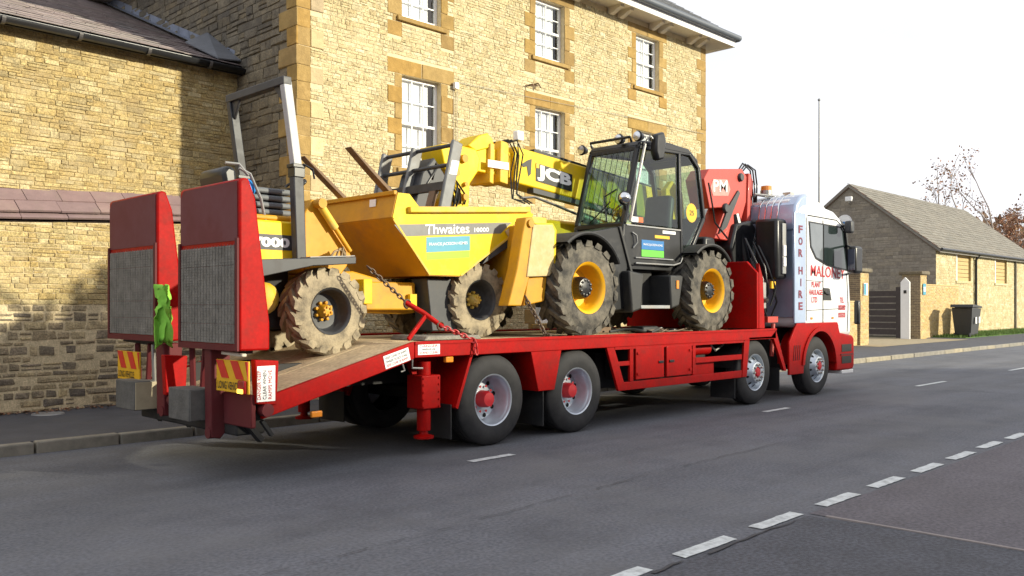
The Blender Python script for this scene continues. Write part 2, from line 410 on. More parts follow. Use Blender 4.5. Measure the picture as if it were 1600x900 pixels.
m_leaf_r = mat('russet_leaf', (.3, .09, .03), .7, var=.2, scale=5, ramp=[(.22,.085,.04),(.30,.13,.055),(.18,.10,.075),(.27,.17,.08)])
m_hedge = mat('far_foliage', (.12, .09, .04), .8, var=.3, scale=1, ramp=[(.1,.08,.04),(.16,.07,.03),(.2,.1,.04),(.08,.09,.04)])

m_red = mat('red_truck_paint', (.36, .003, .002), .5, var=.16, scale=4, speck=.10, sscale=30, stain=((.10, .02, .015), 5.0, .36), dirt=(.15, .02, .018), dirt_amt=.26, dscale=3.2, coat=.04, spec=.12)
m_red_d = mat('faded_red_paint', (.11, .014, .017), .65, var=.14, scale=3, dirt=(.09, .04, .04), dirt_amt=.3, dscale=2.5, spec=.3)
m_plate = mat('chalky_maroon_paint', (.15, .036, .04), .7, var=.12, scale=3, dirt=(.17, .085, .09), dirt_amt=.4, dscale=1.5, spec=.3)
m_red_cr = mat('crane_red_paint', (.48, .045, .03), .5, var=.08, scale=4, dirt=(.35,.1,.08), dirt_amt=.2, coat=.2)
m_mesh = mat('rusted_grip_mesh', (.23, .216, .19), .85, var=.35, scale=10, dirt=(.15, .14, .125), dirt_amt=.35, dscale=3, bump=.8, bscale=90)
m_deck = mat('dusty_deck', (.52, .41, .25), .92, var=.25, scale=3, speck=.2, sscale=25, dirt=(.26, .21, .14), dirt_amt=.42, dscale=1.7, bump=.3, bscale=60)
m_chassis = mat('black_chassis', (.012, .012, .013), .7, var=.3, scale=5, dirt=(.05, .04, .03), dirt_amt=.3)
m_tyre = mat('lorry_tyre', (.022, .022, .024), .75, var=.2, scale=5, dirt=(.06, .057, .055), dirt_amt=.45, dscale=4)
m_tyre_mud = mat('mud_dusted_tyre', (.05, .045, .038), .9, var=.25, scale=6, dirt=(.36, .30, .2), dirt_amt=.72, dscale=4.5, bump=.3, bscale=60)
m_tyre_ag = mat('dusty_tyre', (.035, .033, .03), .85, var=.2, scale=6, dirt=(.23, .205, .16), dirt_amt=.52, dscale=5, bump=.3, bscale=60)
m_rim = mat('silver_wheel', (.52, .57, .64), .38, metal=.6, var=.1, scale=9, dirt=(.2,.2,.2), dirt_amt=.2, dscale=6)
m_steel = mat('bare_steel', (.4, .39, .37), .4, metal=.8, var=.15, scale=10)
m_carr = mat('worn_carriage_steel', (.15, .155, .16), .5, metal=.2, var=.2, scale=6, dirt=(.26,.22,.17), dirt_amt=.35)
m_hole = mat('dark_hole', (.008, .008, .009), .9, var=0)
m_yel = mat('yellow_paint', (.80, .535, .002), .45, var=.08, scale=5, stain=((.42, .28, .09), 3.0, .40), dirt=(.5, .34, .06), dirt_amt=.24, dscale=4, coat=.1, spec=.3)
m_yel_d = mat('dusty_yellow_paint', (.74, .47, .008), .6, var=.12, scale=4, dirt=(.52, .40, .2), dirt_amt=.5, dscale=4)
m_org = mat('orange_yellow_paint', (.56, .27, .002), .55, var=.12, scale=4, stain=((.30, .16, .05), 3.0, .45), dirt=(.40, .2, .05), dirt_amt=.3, dscale=3.5)
m_pad = mat('clay_dusted_plate', (.55, .42, .2), .85, var=.12, scale=6, dirt=(.66,.56,.36), dirt_amt=.4, dscale=9)
m_ywheel = mat('yellow_rim_paint', (.80, .42, .006), .45, var=.08, scale=5, dirt=(.5,.33,.1), dirt_amt=.2, dscale=6)
m_grey_p = mat('dark_grey_paint', (.036, .039, .045), .5, var=.15, scale=5, dirt=(.12, .112, .10), dirt_amt=.32, dscale=5)
m_grey_l = mat('worn_grey_steel', (.27, .28, .29), .5, metal=.2, var=.15, scale=6, dirt=(.35,.30,.24), dirt_amt=.4)
m_black = mat('satin_black', (.011, .012, .014), .34, var=.15, scale=5, dirt=(.06, .056, .05), dirt_amt=.18, dscale=5)
m_blackm = mat('matt_black_plastic', (.016, .017, .019), .6, var=.15, scale=5, dirt=(.085, .078, .068), dirt_amt=.3, dscale=4)
m_fork = mat('rusty_fork_steel', (.17, .105, .06), .7, var=.25, scale=8, dirt=(.3,.2,.1), dirt_amt=.3)
m_cabw = mat('white_cab_paint', (.74, .75, .77), .25, var=.05, scale=3, stain=((.5, .48, .44), 4.0, .25), coat=.6)
m_cabb = mat('blue_chrome_paint', (.40, .49, .66), .25, metal=.35, var=.2, scale=2, coat=.6)
m_letr = mat('red_lettering', (.45, .02, .03), .5, var=.05)
m_letd = mat('maroon_lettering', (.16, .006, .03), .5, var=.05)
m_letw = mat('white_lettering', (.85, .85, .85), .5, var=.02)
m_letk = mat('black_lettering', (.012, .012, .012), .5, var=0)
m_blue = mat('blue_sticker', (.015, .16, .42), .4, var=.05)
m_teal = mat('sunfaded_blue_sticker', (.06, .30, .42), .4, var=.08)
m_green = mat('green_sticker', (.12, .55, .05), .4, var=.05)
m_lime = mat('lime_sticker', (.30, .72, .01), .4, var=.05)
m_hiv = mat('lime_cloth', (.26, .62, .07), .9, var=.2, scale=12)
m_ambr = mat('amber_lens', (.75, .25, .02), .25, var=.1, scale=20, coat=.4)
m_ambr_on = mat('lit_amber_lens', (.8, .4, .02), .3, var=0, emit=(1, .62, .08), estr=2.2)
m_redl = mat('red_lens', (.3, .01, .01), .2, var=.1)
m_yb = mat('yellow_reflective', (.75, .42, .01), .5, var=.08, scale=9)
m_ybr = mat('red_reflective', (.6, .02, .01), .5, var=.08, scale=9)
m_chrome = mat('chrome', (.7, .72, .74), .12, metal=1, var=.04)
m_chain = mat('rusty_chain', (.12, .085, .06), .6, metal=.4, var=.3, scale=30)
m_chainr = mat('red_chain', (.42, .02, .02), .5, var=.2, scale=20)
m_seat = mat('seat_vinyl', (.12, .13, .14), .6, var=.12, scale=8)
m_cyan = mat('bright_blue_cloth', (.01, .25, .7), .7, var=.1)
m_block = mat('weathered_block', (.11, .107, .10), .9, var=.3, scale=8, bump=.4)
m_block_lit = mat('sunlit_block_side', (.42, .36, .24), .8, var=.15, scale=8)
m_bin = mat('bin_plastic', (.03, .033, .037), .55, var=.1, scale=4)
m_render = mat('pale_render', (.5, .45, .38), .9, var=.1, scale=1)
m_gwin = glass_mat('window_glass', (.92, .95, .95), .05)
m_gtele = glass_mat('green_tinted_glass', (.62, .78, .70), .05)
m_gcab = glass_mat('lorry_glass', (.42, .52, .48), .05)

# ------------------------------------------------------------------ ground
def sheet(name, poly, z, m, kind='structure', parent=None):
    mb = MB(); mb.add([(x, y, z) for x, y in poly], [tuple(range(len(poly)))])
    o = mb.build(name, m, parent)
    if not parent: tag(o, kind=kind)
    return o
g = sheet('ground', [(-600, -600), (900, -600), (900, 900), (-600, 900)], -.03, m_ground)
road = sheet('road', [(-120, -14), (400, -14), (400, 10.42), (-120, 10.42)], 0, m_asph)
side = sheet('side_road', [(-14, -14), (6.42, -14), (6.42, 1.2), (6.46, 2.4), (6.36, 3.12), (-14, 3.2)], .004, m_asph2)
fr = sheet('road_patch', [(6.48, -14), (40, -14), (40, 3.02), (9, 3.1), (6.44, 3.14)], .004, m_asph3)
rnd = random.Random(4)
def mark(x0, x1, y, wd, k=9):
    """a worn painted dash with ragged edges"""
    top, bot = [], []
    for i in range(k+1):
        t = i/k; x = x0+(x1-x0)*t
        bot.append((x+rnd.uniform(-.01, .01), y-wd/2+rnd.uniform(-.005, .005), .007)); top.append((x+rnd.uniform(-.01, .01), y+wd/2+rnd.uniform(-.005, .005), .007))
    mb = MB(); mb.add(bot+top, [(i, i+1, k+2+i, k+1+i) for i in range(k)])
    mb.build('road_marking', m_line, road)
x = 3.75
while x < 34:
    mark(x+rnd.uniform(-.02, .02), x+.64, 3.2+rnd.uniform(-.012, .012), .115); x += 1.0
for k in range(-3, 12): mark(6.14+6.0*k, 6.14+6.0*k+(.62 if k < 1 else (.75 if k == 1 else 1.6)), 6.66-.035*k, .10)
# tar seams between the patches of tarmac
def seam(pts, wd):
    mb = MB(); rn = random.Random(7); P = []
    for (a, b) in zip(pts[:-1], pts[1:]):
        n = max(2, int(math.dist(a, b)/.12))
        for i in range(n): P.append((a[0]+(b[0]-a[0])*i/n+rn.uniform(-.02, .02), a[1]+(b[1]-a[1])*i/n+rn.uniform(-.02, .02)))
    vs = []
    for i in range(len(P)-1):
        d = Vector((P[i+1][0]-P[i][0], P[i+1][1]-P[i][1])).normalized(); nn = Vector((-d.y, d.x))*wd*rn.uniform(.2, 1)
        vs += [(P[i][0]+nn.x, P[i][1]+nn.y, .012), (P[i][0]-nn.x, P[i][1]-nn.y, .012)]
    k = len(vs)//2
    mb.add(vs, [(2*i, 2*i+1, 2*i+3, 2*i+2) for i in range(k-1) if rn.random() < .62]); mb.build('tar_seam', m_seam, road)
seam([(1.2, 4.65), (3.6, 4.75), (7.2, 4.95), (9.5, 5.0), (16, 5.1)], .006)
seam([(3.0, 3.12), (4.8, 3.1), (6.4, 3.1)], .02)
mbs = MB().box(6.425, 6.455, -6, 3.0, -.01, .012); mbs.build('concrete_strip', mat('pale_joint', (.26, .23, .22), .9, var=.2), side)

# pavement with kerb
pv = MB().prism([(-60, 10.52), (120, 10.52), (120, 15.6), (40, 15.6), (40, 16.4), (7, 16.4), (-60, 16.4)], -.02, .12, 'z').build('pavement', m_pave); tag(pv, kind='structure')
sheet('driveway', [(32.0, 12.9), (41.6, 12.9), (41.6, 19.5), (32.6, 19.5)], .127, m_drive)
kb = MB().box(0, .9, 0, .13, -.05, .125)
kme = None
rnd = random.Random(2); x = -4.0
km = kb.mesh(); km.materials.append(m_kerb)
while x < 66:
    o = link('kerb_stone', km, None, pv, (x, 10.385+rnd.uniform(-.008, .008), rnd.uniform(-.006, .006)), (0, 0, 0), (rnd.uniform(.97, .985), 1, 1))
    md = o.modifiers.new('bevel', 'BEVEL'); md.width = .018; md.segments = 2; x += .9
cv = MB(); cv.lathe([(-.01, .001), (.006, .001), (.006, .2), (-.01, .21)], 20, ax='z', c=(4.15, 13.0, .127)); 
co = cv.build('utility_cover', m_grey_l); tag(co, 'small pale round cover set in the pavement below the old wall', 'cover')

# fallen leaves and grit along the wall foot
mb = MB(); rnd = random.Random(5)
for _ in range(420):
    x = rnd.uniform(1.5, 7.3); y = 13.42 - abs(rnd.gauss(0, .16)); s = rnd.uniform(.015, .04); a = rnd.uniform(0, 6.3); z = .126+rnd.uniform(0, .02)
    c, d = math.cos(a)*s, math.sin(a)*s
    mb.add([(x+c, y+d, z), (x-d, y+c, z+rnd.uniform(0, .02)), (x-c, y-d, z), (x+d, y-c, z+rnd.uniform(0, .02))], [(0, 1, 2, 3)])
lv = mb.build('fallen_leaves', m_leaf_r); tag(lv, 'brown fallen leaves and grit along the foot of the old wall', 'leaves', kind='stuff')
# ------------------------------------------------------------------ the wing (long low building at left) and the old wall in front of it
WS = (7.42-0)/1.0
def wing_pt(x): return 13.86 + .041*(x-7.42)
wu = Vector((1, .041, 0)).normalized()
XL = -3.0
wing = thing('stone_outbuilding', (2, 14, .12), 'long honey stone building with brown slate roof and black gutter at far left', 'building')
wo = (0, wing_pt(0), 0)
def U2X(u): return u*wu.x
u0, u1 = XL/wu.x, 7.42/wu.x
mb = wall_sheet(wo, wu, u0, u1, .1, 5.62, [], .1); mb.build('wall', m_mort, wing)
lay(wing, courses(u0, u1, 2.75, 5.6, (.045, .10), (.08, .28), [], random.Random(11), gap=.009), wo, wu, m_st_wing, depth=.016, seed=11)
# roof: low pitch slates
PITCH = R(22.5); vdir = Vector((-.041*0, math.cos(PITCH), math.sin(PITCH)))
ro = Vector(wo) + Vector((0, -.16, 5.62)); RL = 9.0
Nn = wu.cross(vdir).normalized()
mb = MB(); q = [ro+wu*u0, ro+wu*(u1-.01), ro+wu*(u1-.01)+vdir*RL, ro+wu*u0+vdir*RL]
mb.add(q+[p-Nn*.12 for p in q], [(0,1,2,3),(7,6,5,4),(0,4,5,1),(1,5,6,2),(2,6,7,3),(3,7,4,0)])
roof = mb.build('roof', m_slate_g, wing)
rnd = random.Random(21); cells = []; zc = 0; row = 0
while zc < 8.6:
    ex = .30 - .012*min(row, 12); uu = u0 + rnd.uniform(0, .3)
    while uu < u1-.05:
        l = rnd.uniform(.26, .44); e = min(uu+l, u1-.012); cells.append((uu+.003, e-.003, zc-.02+rnd.uniform(-.012, .012), zc+ex+.05)); uu += l
    zc += ex; row += 1
def lay_slates(parent, cells, origin, udir, vdir, m, name='slate', limit=300, th=.014, tilt=.022, seed=3):
    rn = random.Random(seed); O = Vector(origin); U = Vector(udir).normalized(); V = Vector(vdir).normalized(); N0 = U.cross(V).normalized()
    key = []
    for i, (a, b, c, d) in enumerate(cells):
        qq = proj(O+U*(a+b)/2+V*(c+d)/2); s = 0
        if qq and -10 < qq[0] < 1610 and -10 < qq[1] < 910: s = (b-a)*(d-c)/qq[2]**2
        key.append((-s, i))
    key.sort(); big = set(i for s, i in key[:limit] if s < 0)
    shapes = [MB().box(0, 1, 0, 1, 0, 1)]
    vs0, fs0 = shapes[0].v, shapes[0].f; me = shapes[0].mesh(); me.materials.append(m)
    rest = MB()
    for i, (a, b, c, d) in enumerate(cells):
        al = tilt/(d-c)+rn.uniform(-.01, .01); Vt = (V*math.cos(al) - N0*math.sin(al)); Nt = U.cross(Vt).normalized()
        P0 = O+U*a+V*c+N0*(tilt+rn.uniform(.002, .008)); M = Matrix((U, Vt, Nt)).transposed()
        if i in big: link(name, me, None, parent, P0, M.to_euler(), (b-a, d-c, th))
        else: rest.add([P0 + M @ Vector((x*(b-a), y*(d-c), z*th)) for x, y, z in vs0], fs0)
    if rest.v: tag(link(name+'s_far', rest.mesh(BASE[parent.name]), m, parent), kind='stuff')
lay_slates(wing, cells, ro, wu, vdir, m_slate)
# gutter with joints and brackets
gp = [ro+wu*u0+Vector((0, -.10, -.06)), ro+wu*(u1-.02)+Vector((0, -.10, -.06))]
gb = MB(); n = 10
for e, p in enumerate(gp):
    for j in range(n+1):
        t = math.pi+math.pi*j/n; gb.v.append((p.x, p.y+.065*math.cos(t), p.z+.075*math.sin(t)))
for j in range(n): gb.f.append((j, j+1, n+1+j+1, n+1+j))
go = gb.build('gutter', m_black_pl, wing, smooth=60); md = go.modifiers.new('solid', 'SOLIDIFY'); md.thickness = .008
k = MB(); k.bar(gp[0]+Vector((0, .085, -.02)), gp[1]+Vector((0, .085, -.02)), .04, .13); k.build('fascia', m_black_pl, wing)
x = -2.4
while x < 7.3:
    p = gp[0]+wu*(x-XL); j = MB()
    for e in (-.025, .025):
        for jn in range(n+1):
            t = math.pi+math.pi*jn/n; j.v.append((p.x+e, p.y+.078*math.cos(t), p.z+.09*math.sin(t)))
    for jn in range(n): j.f.append((jn, jn+1, n+2+jn, n+1+jn))
    jo = j.build('gutter_joint', mat('grey_gutter_joint', (.09, .085, .085), .4, var=.1), wing); md = jo.modifiers.new('s', 'SOLIDIFY'); md.thickness = .01
    x += 1.02
# lead flashing and slipped slates where the roof meets the big house
fl = MB()
for i in range(18):
    a = .25+i*.46; b = a+.50
    p = ro+wu*(u1-.02)+vdir*a; q2 = ro+wu*(u1-.02)+vdir*b
    fl.add([p+Nn*.085+Vector((-.15, 0, 0)), q2+Nn*.085+Vector((-.15, 0, 0)), q2+Nn*.10+Vector((0, 0, 0)), p+Nn*.10, p+Vector((0, 0, .24)), q2+Vector((0, 0, .24))], [(0, 1, 2, 3), (3, 2, 5, 4)])
fl.build('flashing', m_lead, wing)
kp = MB(); a = ro+wu*(u1-.02)
kp.add([a+vdir*.0+Vector((-.42, 0, .06)), a+vdir*0+Vector((-.0, 0, .10)), a+vdir*1.3+Vector((0, 0, .34)), a+vdir*1.1+Vector((-.5, 0, .10))], [(0, 1, 2, 3)])
ko = kp.build('slate_valley', m_slate_g, wing); md = ko.modifiers.new('s', 'SOLIDIFY'); md.thickness = .02

# old boundary wall with tile coping
bw = thing('boundary_wall', (4, 13.55, .12), 'old stone wall with mauve tile coping, blackened lower courses, along the pavement', 'wall')
def slope(x): return .055*(x-3.75)
bo = Vector((0, wing_pt(0)-.30, 0))
mb = MB()
def WP(u, z): return bo + wu*u + Vector((0, 0, z))
us = [u0+(u1-u0)*i/12 for i in range(13)]
for i in range(12):
    a, b = us[i], us[i+1]; mb.add([WP(a, .1), WP(b, .1), WP(b, 2.8+slope(b)), WP(a, 2.8+slope(a))], [(0, 1, 2, 3)])
mb.build('wall', m_mort_d, bw)
rr = random.Random(31)
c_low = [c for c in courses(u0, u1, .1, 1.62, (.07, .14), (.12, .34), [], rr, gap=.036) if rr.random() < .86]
c_up = [c for c in courses(u0, u1, 1.62, 3.1, (.045, .10), (.08, .28), [], rr, gap=.010) if c[3] < 2.78+slope(c[0])]
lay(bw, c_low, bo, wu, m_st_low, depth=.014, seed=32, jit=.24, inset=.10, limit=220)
lay(bw, c_up, bo, wu, m_st_wing, depth=.016, seed=33, limit=300, name='upper_stone')
# coping: two courses of tiles on a slope plus a nib course below
for (yb, zb, yt, zt, tw, off, nm) in ((-.10, 2.79, .02, 2.89, .62, .1, 'coping_tile'), (-.08, 2.885, .14, 3.06, .55, .3, 'coping_tile'), (.10, 3.045, .34, 3.24, .47, 0, 'coping_tile')):
    u = u0+off
    V = Vector((0, yt-yb, zt-zb)); ln = V.length; Vn = V.normalized(); N0 = wu.cross(Vn)
    me = MB().box(0, 1, 0, 1, 0, .03).mesh(); me.materials.append(m_cop)
    while u < u1-.1:
        e = min(u+tw, u1-.01)
        P0 = bo+wu*u+Vector((0, yb, zb+slope(u)+rr.uniform(-.004, .004)))
        M = Matrix((Vector((wu.x, wu.y, .055)).normalized(), Vn, N0)).transposed()
        link(nm, me, None, bw, P0, M.to_euler(), (e-u-.008, ln, 1)); u = e
cb = MB()
for i in range(12):
    a, b = us[i], us[i+1]
    P = [WP(a, 2.76+slope(a)), WP(b, 2.76+slope(b))]
    cb.add([P[0]+Vector((0, -.03, 0)), P[1]+Vector((0, -.03, 0)), P[1]+Vector((0, .02, .06)), P[0]+Vector((0, .02, .06)), P[0]+Vector((0, .36, .46)), P[1]+Vector((0, .36, .46))], [(0, 1, 2, 3), (3, 2, 5, 4)])
cb.build('coping_bed', m_wood_d, bw)

# ------------------------------------------------------------------ the three-bay house
HX0, HX1, HY = 7.42, 19.04, 12.0
EZ = 7.98
house = thing('stone_house', (13.2, 12, .12), 'tall three-storey honey stone house with orange stone quoins and white sash windows', 'house')
wins = []   # (x0,x1,z0,z1,kind)
for cxw in (9.92, 13.27, 16.60):
    wins.append((cxw-.44, cxw+.44, 6.58, 7.76, 'top')); wins.append((cxw-.44, cxw+.44, 3.98, 5.58, 'mid')); wins.append((cxw-.44, cxw+.44, 1.25, 2.95, 'low'))
ho = (HX0, HY, 0)
holes = [(a-HX0, b-HX0, c, d) for a, b, c, d, k in wins]
wall_sheet(ho, (1, 0, 0), 0, HX1-HX0, .1, EZ+.12, holes, .16).build('front_wall', m_mort_h, house)
# orange surrounds: jamb blocks, lintel, sill; cut out of the rubble
sur = []; blocks = []; blocks_b = []; rnd = random.Random(41)
excl = list(holes)
for (a, b, c, d) in holes:
    lt = min(.26, EZ-d-.012); blocks.append((a-.31, a+(b-a)*.5-.003, d, d+lt)); blocks.append((a+(b-a)*.5+.003, b+.31, d, d+lt)); excl.append((a-.31, b+.31, d, d+lt))
    blocks.append((a-.20, b+.20, c-.11, c)); excl.append((a-.20, b+.20, c-.11, c))
    z = c; lg = True
    while z < d-.02:
        h = min(rnd.uniform(.24, .3), d-z)
        if d-z-h < .12: h = d-z
        wq = .31 if lg else .16
        for (p, q) in ((a-wq, a), (b, b+wq)):
            blocks.append((p, q, z, z+h)); excl.append((p, q, z, z+h))
        z += h; lg = not lg
    wq = .31
    for (p, q) in ((a-wq, a), (b, b+wq)):
        blocks.append((p, q, c-.36, c-.11)); excl.append((p, q, c-.36, c-.11))
# corner quoins
z = .1; lg = True; W = HX1-HX0
gq = []     # return faces on the gable side
while z < EZ-.05:
    h = min(rnd.uniform(.25, .31), EZ-z)
    if EZ-z-h < .12: h = EZ-z
    wq = .46 if lg else .24
    blocks.append((0, .24, z, z+h))
    if lg: blocks_b.append((.24, .24+.24, z, z+h))
    blocks.append((W-wq*.9, W, z, z+h)); excl.append((0, wq, z, z+h)); excl.append((W-wq*.9, W, z, z+h))
    gq.append((z, h, .26 if lg else .5)); z += h; lg = not lg
cells = courses(0, W, .1, EZ, (.045, .09), (.07, .21), excl, random.Random(42), gap=.008)
lay(house, cells, ho, (1, 0, 0), m_st_house, depth=.012, seed=43, jit=.12)
lay(house, [(a+.004, b-.004, c+.004, d-.004) for a, b, c, d in blocks], ho, (1, 0, 0), m_quoin, name='dressed_block', depth=.016, seed=44, jit=.015, inset=.012)
lay(house, [(a+.004, b-.004, c+.004, d-.004) for a, b, c, d in blocks_b], ho, (1, 0, 0), m_quoin_b, name='quoin_block', depth=.016, seed=45, jit=.015, inset=.012)
# sills stand proud
for (a, b, c, d) in holes:
    MB().box(HX0+a-.12, HX0+b+.12, HY-.055, HY+.02, c-.095, c-.012).build('sill', m_quoin, house, bevel=.012)
# gable wall: its shade is put into darker stone and mortar colours
GL = 12.0
go = (HX0, HY+GL, 0)
wall_sheet(go, (0, -1, 0), 0, GL-.0, .1, EZ+.1, [], .1).build('side_wall', mat('shaded_house_mortar', (.2, .17, .12), .95, var=.3, scale=6), house)
MB().box(HX1-.02, HX1, HY+.01, HY+GL, .1, EZ+.1).build('far_side_wall', m_mort_h, house)
ex2 = [(GL-wq, GL, z, z+h) for z, h, wq in gq]
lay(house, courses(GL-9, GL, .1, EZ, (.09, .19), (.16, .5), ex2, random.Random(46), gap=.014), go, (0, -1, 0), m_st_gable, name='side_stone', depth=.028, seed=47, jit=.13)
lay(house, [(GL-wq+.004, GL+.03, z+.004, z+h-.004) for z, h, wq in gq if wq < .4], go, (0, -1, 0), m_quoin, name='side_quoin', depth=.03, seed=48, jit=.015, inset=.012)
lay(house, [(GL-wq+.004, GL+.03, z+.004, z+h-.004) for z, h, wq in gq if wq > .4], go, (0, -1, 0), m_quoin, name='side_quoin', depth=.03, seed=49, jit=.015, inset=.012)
# windows
def sash(parent, x0, x1, z0, z1, y, cols, rows, blind, dark_col=True, seed=0):
    fr = MB(); t = .055; yf = y+.10; ym = yf+.03
    fr.box(x0, x0+t, yf, yf+.06, z0, z1); fr.box(x1-t, x1, yf, yf+.06, z0, z1)
    fr.box(x0+t, x1-t, yf, yf+.06, z0, z0+t*1.2); fr.box(x0+t, x1-t, yf, yf+.06, z1-t, z1)
    wo_ = fr.build('window', m_white_p, parent, bevel=.006)
    zm = (z0+z1)/2; MB().box(x0+t, x1-t, yf+.004, yf+.05, zm-.022, zm+.022).build('meeting_rail', m_white_p, wo_)
    gx = [x0+t+(x1-x0-2*t)*i/cols for i in range(cols+1)]
    segs = [(z0+t*1.2, zm-.022), (zm+.022, z1-t)]
    me = None
    for si, (a, b) in enumerate(segs):
        gz = [a+(b-a)*i/rows for i in range(rows+1)]
        for i in range(1, cols): MB().box(gx[i]-.009, gx[i]+.009, yf+.012, yf+.04, a, b).build('glazing_bar', m_white_p, wo_)
        for j in range(1, rows): MB().box(x0+t, x1-t, yf+.014, yf+.038, gz[j]-.009, gz[j]+.009).build('glazing_bar', m_white_p, wo_)
        for i in range(cols):
            for j in range(rows):
                d = .022+random.Random(seed*99+i*7+j).uniform(-.002, .002)
                MB().add([(gx[i], yf+d, gz[j]), (gx[i+1], yf+d, gz[j]), (gx[i+1], yf+d, gz[j+1]), (gx[i], yf+d, gz[j+1])], [(0, 1, 2, 3)]).build('pane', m_gwin, wo_)
    # curtain with folds, dark gap at the right
    xr = x1-t-(x1-x0)*(.13 if dark_col else .0)
    cu = MB(); n = 24; yb = yf+.075
    lo = z0 if blind is None else z1-(z1-z0)*blind
    vs = []
    for i in range(n+1):
        xx = x0+.01+(xr-x0)*i/n; dy = .012*math.sin(i*1.3+seed) if blind is None else 0
        vs += [(xx, yb+dy, lo), (xx, yb+dy, z1)]
    cu.add(vs, [(2*i, 2*i+2, 2*i+3, 2*i+1) for i in range(n)])
    cu.build('curtain' if blind is None else 'blind', m_curtain, wo_, smooth=60)
    if blind is not None and blind < .9: MB().add([(x0, yb+.03, z0), (xr, yb+.03, z0), (xr, yb+.03, z1), (x0, yb+.03, z1)], [(0, 1, 2, 3)]).build('curtain', m_curtain, wo_)
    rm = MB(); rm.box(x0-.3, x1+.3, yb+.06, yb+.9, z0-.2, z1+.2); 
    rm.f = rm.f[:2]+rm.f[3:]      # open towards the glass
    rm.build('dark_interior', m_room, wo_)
for i, (a, b, c, d, k) in enumerate(wins):
    if k == 'low': sash(house, a, b, c, d, HY, 3, 2, None, True, i)
    elif k == 'mid' and i == 1: sash(house, a, b, c, d, HY, 3, 2, .52, True, i)
    elif k == 'mid': sash(house, a, b, c, d, HY, 3, 2, None, True, i)
    elif i == 0: sash(house, a, b, c, d, HY, 3, 2, .98, True, i)
    else: sash(house, a, b, c, d, HY, 2, 2, None, True, i)
# eaves: soffit, brackets, gutter, hipped roof
OV = .50
MB().box(HX0-OV, HX1+OV, HY-OV, HY+GL, EZ+.1, EZ+.16).build('soffit', m_soffit, house)
MB().box(HX0-OV, HX1+OV, HY-OV-.03, HY-OV, EZ+.06, EZ+.28).build('fascia', m_white_p, house)
MB().box(HX1+OV, HX1+OV+.03, HY-OV-.03, HY+GL, EZ+.06, EZ+.28).build('fascia', m_white_p, house)
x = HX0+.15; kx = 0
br = MB().prism([(0, 0), (0, .13), (-.36, .13), (-.36, .08), (-.27, .06), (-.18, .01), (-.07, -.03)], -.06, .06, 'x')
bme = br.mesh(); bme.materials.append(m_soffit)
while x < HX1+.1:
    for dx in (0, .34):
        link('bracket', bme, None, house, (x+dx, HY-.02, EZ-.032))
    x += 1.52
gt = MB(); gt.tube([(HX0-OV-.1, HY-OV-.10, EZ+.27), (HX1+OV+.09, HY-OV-.10, EZ+.27)], .075, 10); gt.tube([(HX1+OV+.09, HY-OV-.10, EZ+.27), (HX1+OV+.09, HY+GL, EZ+.27)], .075, 10)
gt.build('gutter', mat('grey_gutter', (.10, .115, .14), .45, var=.1), house, smooth=50)
rx0, rx1, ry0, ry1, rz = HX0-OV, HX1+OV+.05, HY-OV-.08, HY+GL+OV, EZ+.30; rise = 4.7; hd = (ry1-ry0)/2
rf = MB(); rf.add([(rx0, ry0, rz), (rx1, ry0, rz), (rx1, ry1, rz), (rx0, ry1, rz), (rx0+hd*.85, ry0+hd, rz+rise), (rx1-hd*.85, ry0+hd, rz+rise)], [(0, 1, 5, 4), (1, 2, 5), (2, 3, 4, 5), (3, 0, 4), (3, 2, 1, 0)])
rfo = rf.build('roof', m_slate_g, house)
cells = []; vd = Vector((0, hd, rise)); zc = 0; row = 0
while zc < vd.length-.2:
    f = zc/vd.length; a = hd*.85*f+.1; b = (rx1-rx0)-hd*.85*f-.1; u = a+(.12 if row % 2 else 0)
    while u < b-.1: cells.append((u+.003, min(u+.27, b)-.003, zc-.02, zc+.24)); u += .27
    zc += .2; row += 1
lay_slates(house, cells, (rx0, ry0, rz), (1, 0, 0), vd, mat('blue_grey_slates', (.15, .16, .18), .6, var=.15, bump=.2, ramp=[(.14,.15,.17),(.18,.185,.2),(.12,.13,.15)]), limit=300)
# fittings on the wall
MB().box(10.62, 10.72, HY-.10, HY-.03, 5.52, 5.64).build('alarm_box', m_white_p, house, bevel=.01)
cb = MB(); cb.tube([(10.64, HY-.035, 5.5), (10.64, HY-.035, 1.2)], .005, 6); cb.tube([(10.72, HY-.035, 5.5), (10.72, HY-.035, 1.2)], .005, 6)
cb.tube([(10.7, HY-.04, 5.66), (13, HY-.04, 5.72), (15.4, HY-.04, 5.80), (18.9, HY-.04, 5.86)], .004, 6)
cb.build('cable', m_grey_l, house)
hk = MB(); hk.tube([(12.62, HY, 5.95), (12.62, HY-.14, 5.95), (12.66, HY-.15, 5.86)], .014, 6); hk.tube([(12.8, HY, 6.0), (12.8, HY-.12, 6.0), (12.86, HY-.13, 5.92)], .014, 6); hk.tube([(12.5, HY-.05, 5.92), (12.92, HY-.05, 6.0)], .01, 6)
hk.build('iron_hook', m_fork, house)
